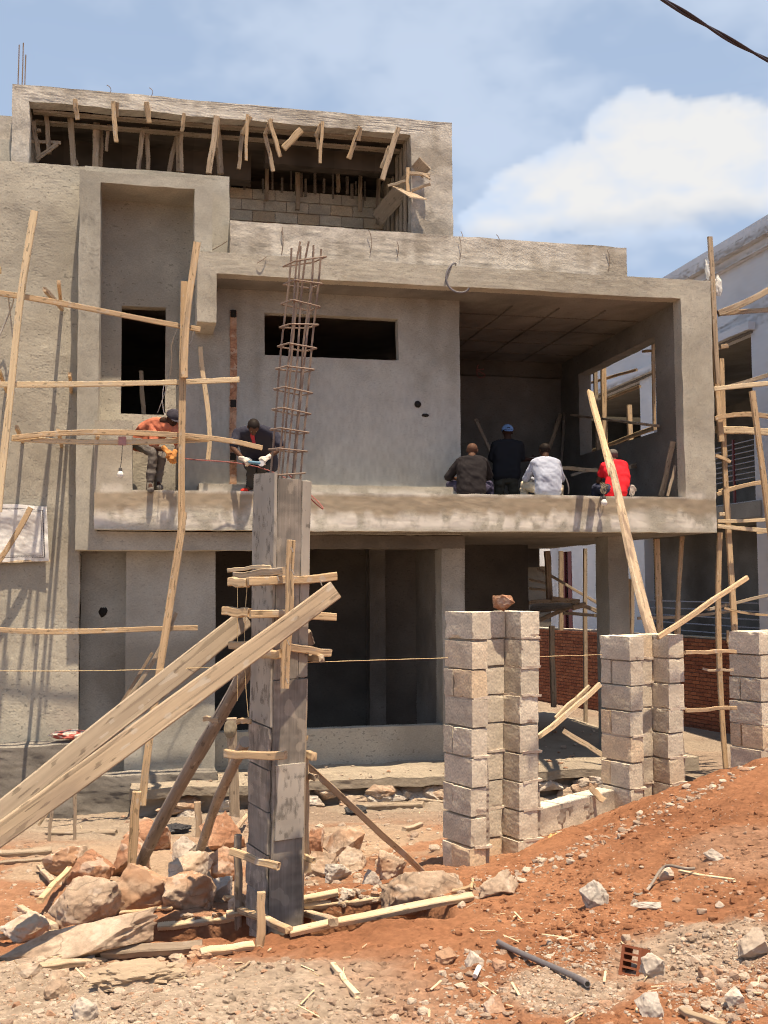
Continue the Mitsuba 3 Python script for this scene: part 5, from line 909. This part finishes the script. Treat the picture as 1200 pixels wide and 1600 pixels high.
person('man in navy shirt, white gloves and red slippers bending above the column form', dict(
    head=Y(396, 667, -.26), neck=Y(399, 667, -.10), shL=Y(427, 677, -.02), shR=Y(372, 676, .0), mid=Y(402, 698, .30), elL=Y(440, 700, -.12), wrL=Y(418, 715, -.22), haL=Y(408, 721, -.28), elR=Y(364, 700, -.08), wrR=Y(380, 717, -.22), haR=Y(389, 722, -.30),
    hipL=Y(416, 724, .52), hipR=Y(400, 724, .52), knL=Y(408, 731, .10), knR=Y(393, 731, .10), anL=Y(407, 762, .30), anR=Y(391, 762, .22), toL=Y(401, 767, .14), toR=Y(381, 766, .12), tie=Y(397, 692, -.05)), 'skin_light', ('shirt_navy', 'trouser_dark'), (.04, -.42, -.9), upv=(0, -.9, .4), glove='glove_white', shoes='slipper_red', sleeve=.55, curl=(1.0, 1.0), palms=((-.5, .5, -1), (.5, .5, -1)), tie=True)
person('bald man in a charcoal T-shirt sitting leftmost of four on the ledge, back turned', dict(
    head=Y(738, 704, .34), neck=Y(737, 714, .28), shL=Y(719, 722, .28), shR=Y(755, 722, .28), mid=Y(737, 745, .22), elL=Y(702, 744, .42), wrL=Y(711, 749, .66), haL=Y(716, 749, .75), elR=Y(763, 742, .45), wrR=Y(754, 748, .68), haR=Y(748, 748, .76),
    hipL=Y(724, 764, .20), hipR=Y(748, 764, .20), knL=Y(704, 757, .62), knR=Y(764, 759, .62), anL=Y(702, 803, .62), anR=Y(766, 803, .62), toL=Y(700, 808, .78), toR=Y(768, 808, .78)), 'skin_light', ('shirt_charcoal', 'trouser_blue'), (.35, .92, -.12), hair=None, sleeve=.75, shoes='shoe_grey', fat=1.05)
person('man in a black T-shirt and backward blue cap standing in the balcony, back turned', dict(
    head=Y(793, 676, 1.62), neck=Y(793, 689, 1.58), shL=Y(774, 696, 1.55), shR=Y(812, 696, 1.55), mid=Y(792, 722, 1.55), elL=Y(768, 718, 1.62), wrL=Y(778, 724, 1.85), haL=Y(785, 722, 1.94), elR=Y(815, 718, 1.60), wrR=Y(831, 718, 1.76), haR=Y(840, 716, 1.82), hem=Y(791, 742, 1.54),
    hipL=Y(781, 748, 1.55), hipR=Y(801, 748, 1.55), knL=Y(780, 783, 1.58), knR=Y(803, 783, 1.58), anL=Y(780, 811, 1.52), anR=Y(804, 811, 1.52), toL=Y(778, 818, 1.68), toR=Y(806, 818, 1.68)), 'skin', ('shirt_black', 'trouser_olive'), (.15, .98, -.1), cap='cap_blue', sleeve=.62, shoes='shoe_grey')
person('man in a pale long-sleeved shirt and cream trousers crouching on the ledge, back turned', dict(
    head=Y(851, 704, .40), neck=Y(852, 716, .32), shL=Y(836, 724, .30), shR=Y(869, 724, .28), mid=Y(857, 746, .20), elL=Y(822, 748, .46), wrL=Y(833, 750, .66), haL=Y(840, 750, .74), elR=Y(877, 748, .40), wrR=Y(867, 752, .64), haR=Y(862, 752, .72),
    hipL=Y(845, 764, .20), hipR=Y(868, 764, .18), knL=Y(820, 758, .60), knR=Y(874, 762, .62), anL=Y(817, 803, .60), anR=Y(874, 803, .6), toL=Y(814, 808, .76), toR=Y(876, 808, .76)), 'skin', ('shirt_pale', 'trouser_cream'), (-.12, .97, -.2), long_sleeve=True, shoes='shoe_grey')
person('man in a bright red T-shirt sitting on the ledge behind the leaning plank, back turned', dict(
    head=Y(957, 713, .55), neck=Y(959, 723, .45), shL=Y(945, 729, .40), shR=Y(974, 727, .38), mid=Y(966, 748, .28), elL=Y(935, 752, .52), wrL=Y(940, 757, .74), haL=Y(945, 757, .82), elR=Y(981, 748, .52), wrR=Y(974, 754, .74), haR=Y(968, 755, .82),
    hipL=Y(950, 766, .22), hipR=Y(975, 766, .22), knL=Y(931, 763, .64), knR=Y(982, 764, .66), anL=Y(930, 803, .62), anR=Y(983, 803, .62), toL=Y(928, 808, .78), toR=Y(985, 808, .78)), 'skin_light', ('shirt_red', 'trouser_navy'), (.05, .98, -.15), hair='trouser_grey', sleeve=.35, shoes='shoe_grey', fat=.95)
ta = Y(398, 722, -.33); TL = thing('cutter', 'small blue-grey hand tool held by the man in navy', 'tool'); add('housing', skin_over([(ta + [-.07, .02, .0], .022, ta + [.06, -.01, -.015], .026)], .012, 3), 'tool_blue', TL, smooth=True); add('disc', trimesh.creation.cylinder(radius=.045, height=.006, sections=24).apply_transform(trimesh.transformations.rotation_matrix(1.2, [1, 0, 0])).apply_translation(ta + [.09, -.02, -.02]), 'bar_paint', TL)
ta = Y(988, 765, .10); add('work_glove', skin_over(hand_bones(ta + [0, 0, .07], (0, 0, -1), (0, 1, 0), .3), .012, 4), 'glove_white', label='white glove sticking out of the back pocket of the man in red', cat='glove', smooth=True)
g0 = Y(880, 740, .4); rope('tool_cable', [Y(874, 725, .5), g0, Y(887, 755, .3), Y(888, 772, .3)], .010, 'grey_pipe', label='grey cable hanging beside the man in the pale shirt', cat='cable', n=14); rope('tool_cable', [Y(826, 716, 1.85), Y(833, 715, 1.7), Y(842, 722, 1.4)], .008, 'twine_grey', label='pale cable held out by the man in the blue cap', cat='cable', n=10)

r = np.random.default_rng(77)
V, U, Fc, o = [], [], [], 0
for i in range(260):            # broken mortar and dust lumps left on the porch and on the floor behind the sill
    x, y = (r.uniform(5, 8.3), r.uniform(.1, 4.5)) if i % 2 else (r.uniform(.5, 7.6), r.uniform(-.1, 1.1)); s = min(.022 * math.exp(r.normal() * .7), .11); m = pb1[i % 10] if s > .03 else pb0[i % 10]
    V.append(m.vertices * s + [x, y, -2.735 + s * .2]); Fc.append(m.faces + o); U.append(np.full((len(m.vertices), 2), 50. * r.integers(1, 4000))); o += len(m.vertices)
add('rubble', M(np.vstack(V), np.vstack(Fc)), 'pebbles', label='crumbs of mortar and stone left on the porch floor and its edge', kind='stuff', uv=np.vstack(U))

# ---------------------------------------------------------------- what is one of a kind with others says so
for base, g in (('person', 'men working on the balcony ledge'), ('boulder', 'boulders and broken stones lying on the plot'), ('stake', 'stakes driven into the yard'), ('loose_board', 'loose boards lying on the plot'), ('light_bulb', 'bare light bulbs'), ('raking_plank', 'long planks raking from the column form'), ('log_prop', 'dark logs propping the column form'),
                ('room_plank', 'boards leaning inside the balcony'), ('trestle_board', 'boards behind the sitting men'), ('setting_out_string', 'yellow setting-out strings'), ('plumb_line', 'strings hanging on the column form'), ('scaffold', 'pole scaffolds'), ('pillar_batten', 'battens between the pillars'), ('yard_brace', 'boards behind the low block wall'), ('leaning_plank', 'planks leaning on the balcony'),
                ('plastic_scrap', 'black plastic scraps in the yard'), ('window_wire', 'wires at the narrow window'), ('red_wire', 'red wires'), ('tool_cable', 'cables of the working men')):
    for q in list(scene):
        if q == base or (q.startswith(base + '_') and q[len(base) + 1:].isdigit()) or q.split('__')[0] == base or (q.split('__')[0].startswith(base + '_') and q.split('__')[0][len(base) + 1:].isdigit()):
            labels[q.split('__')[0]]['group'] = g
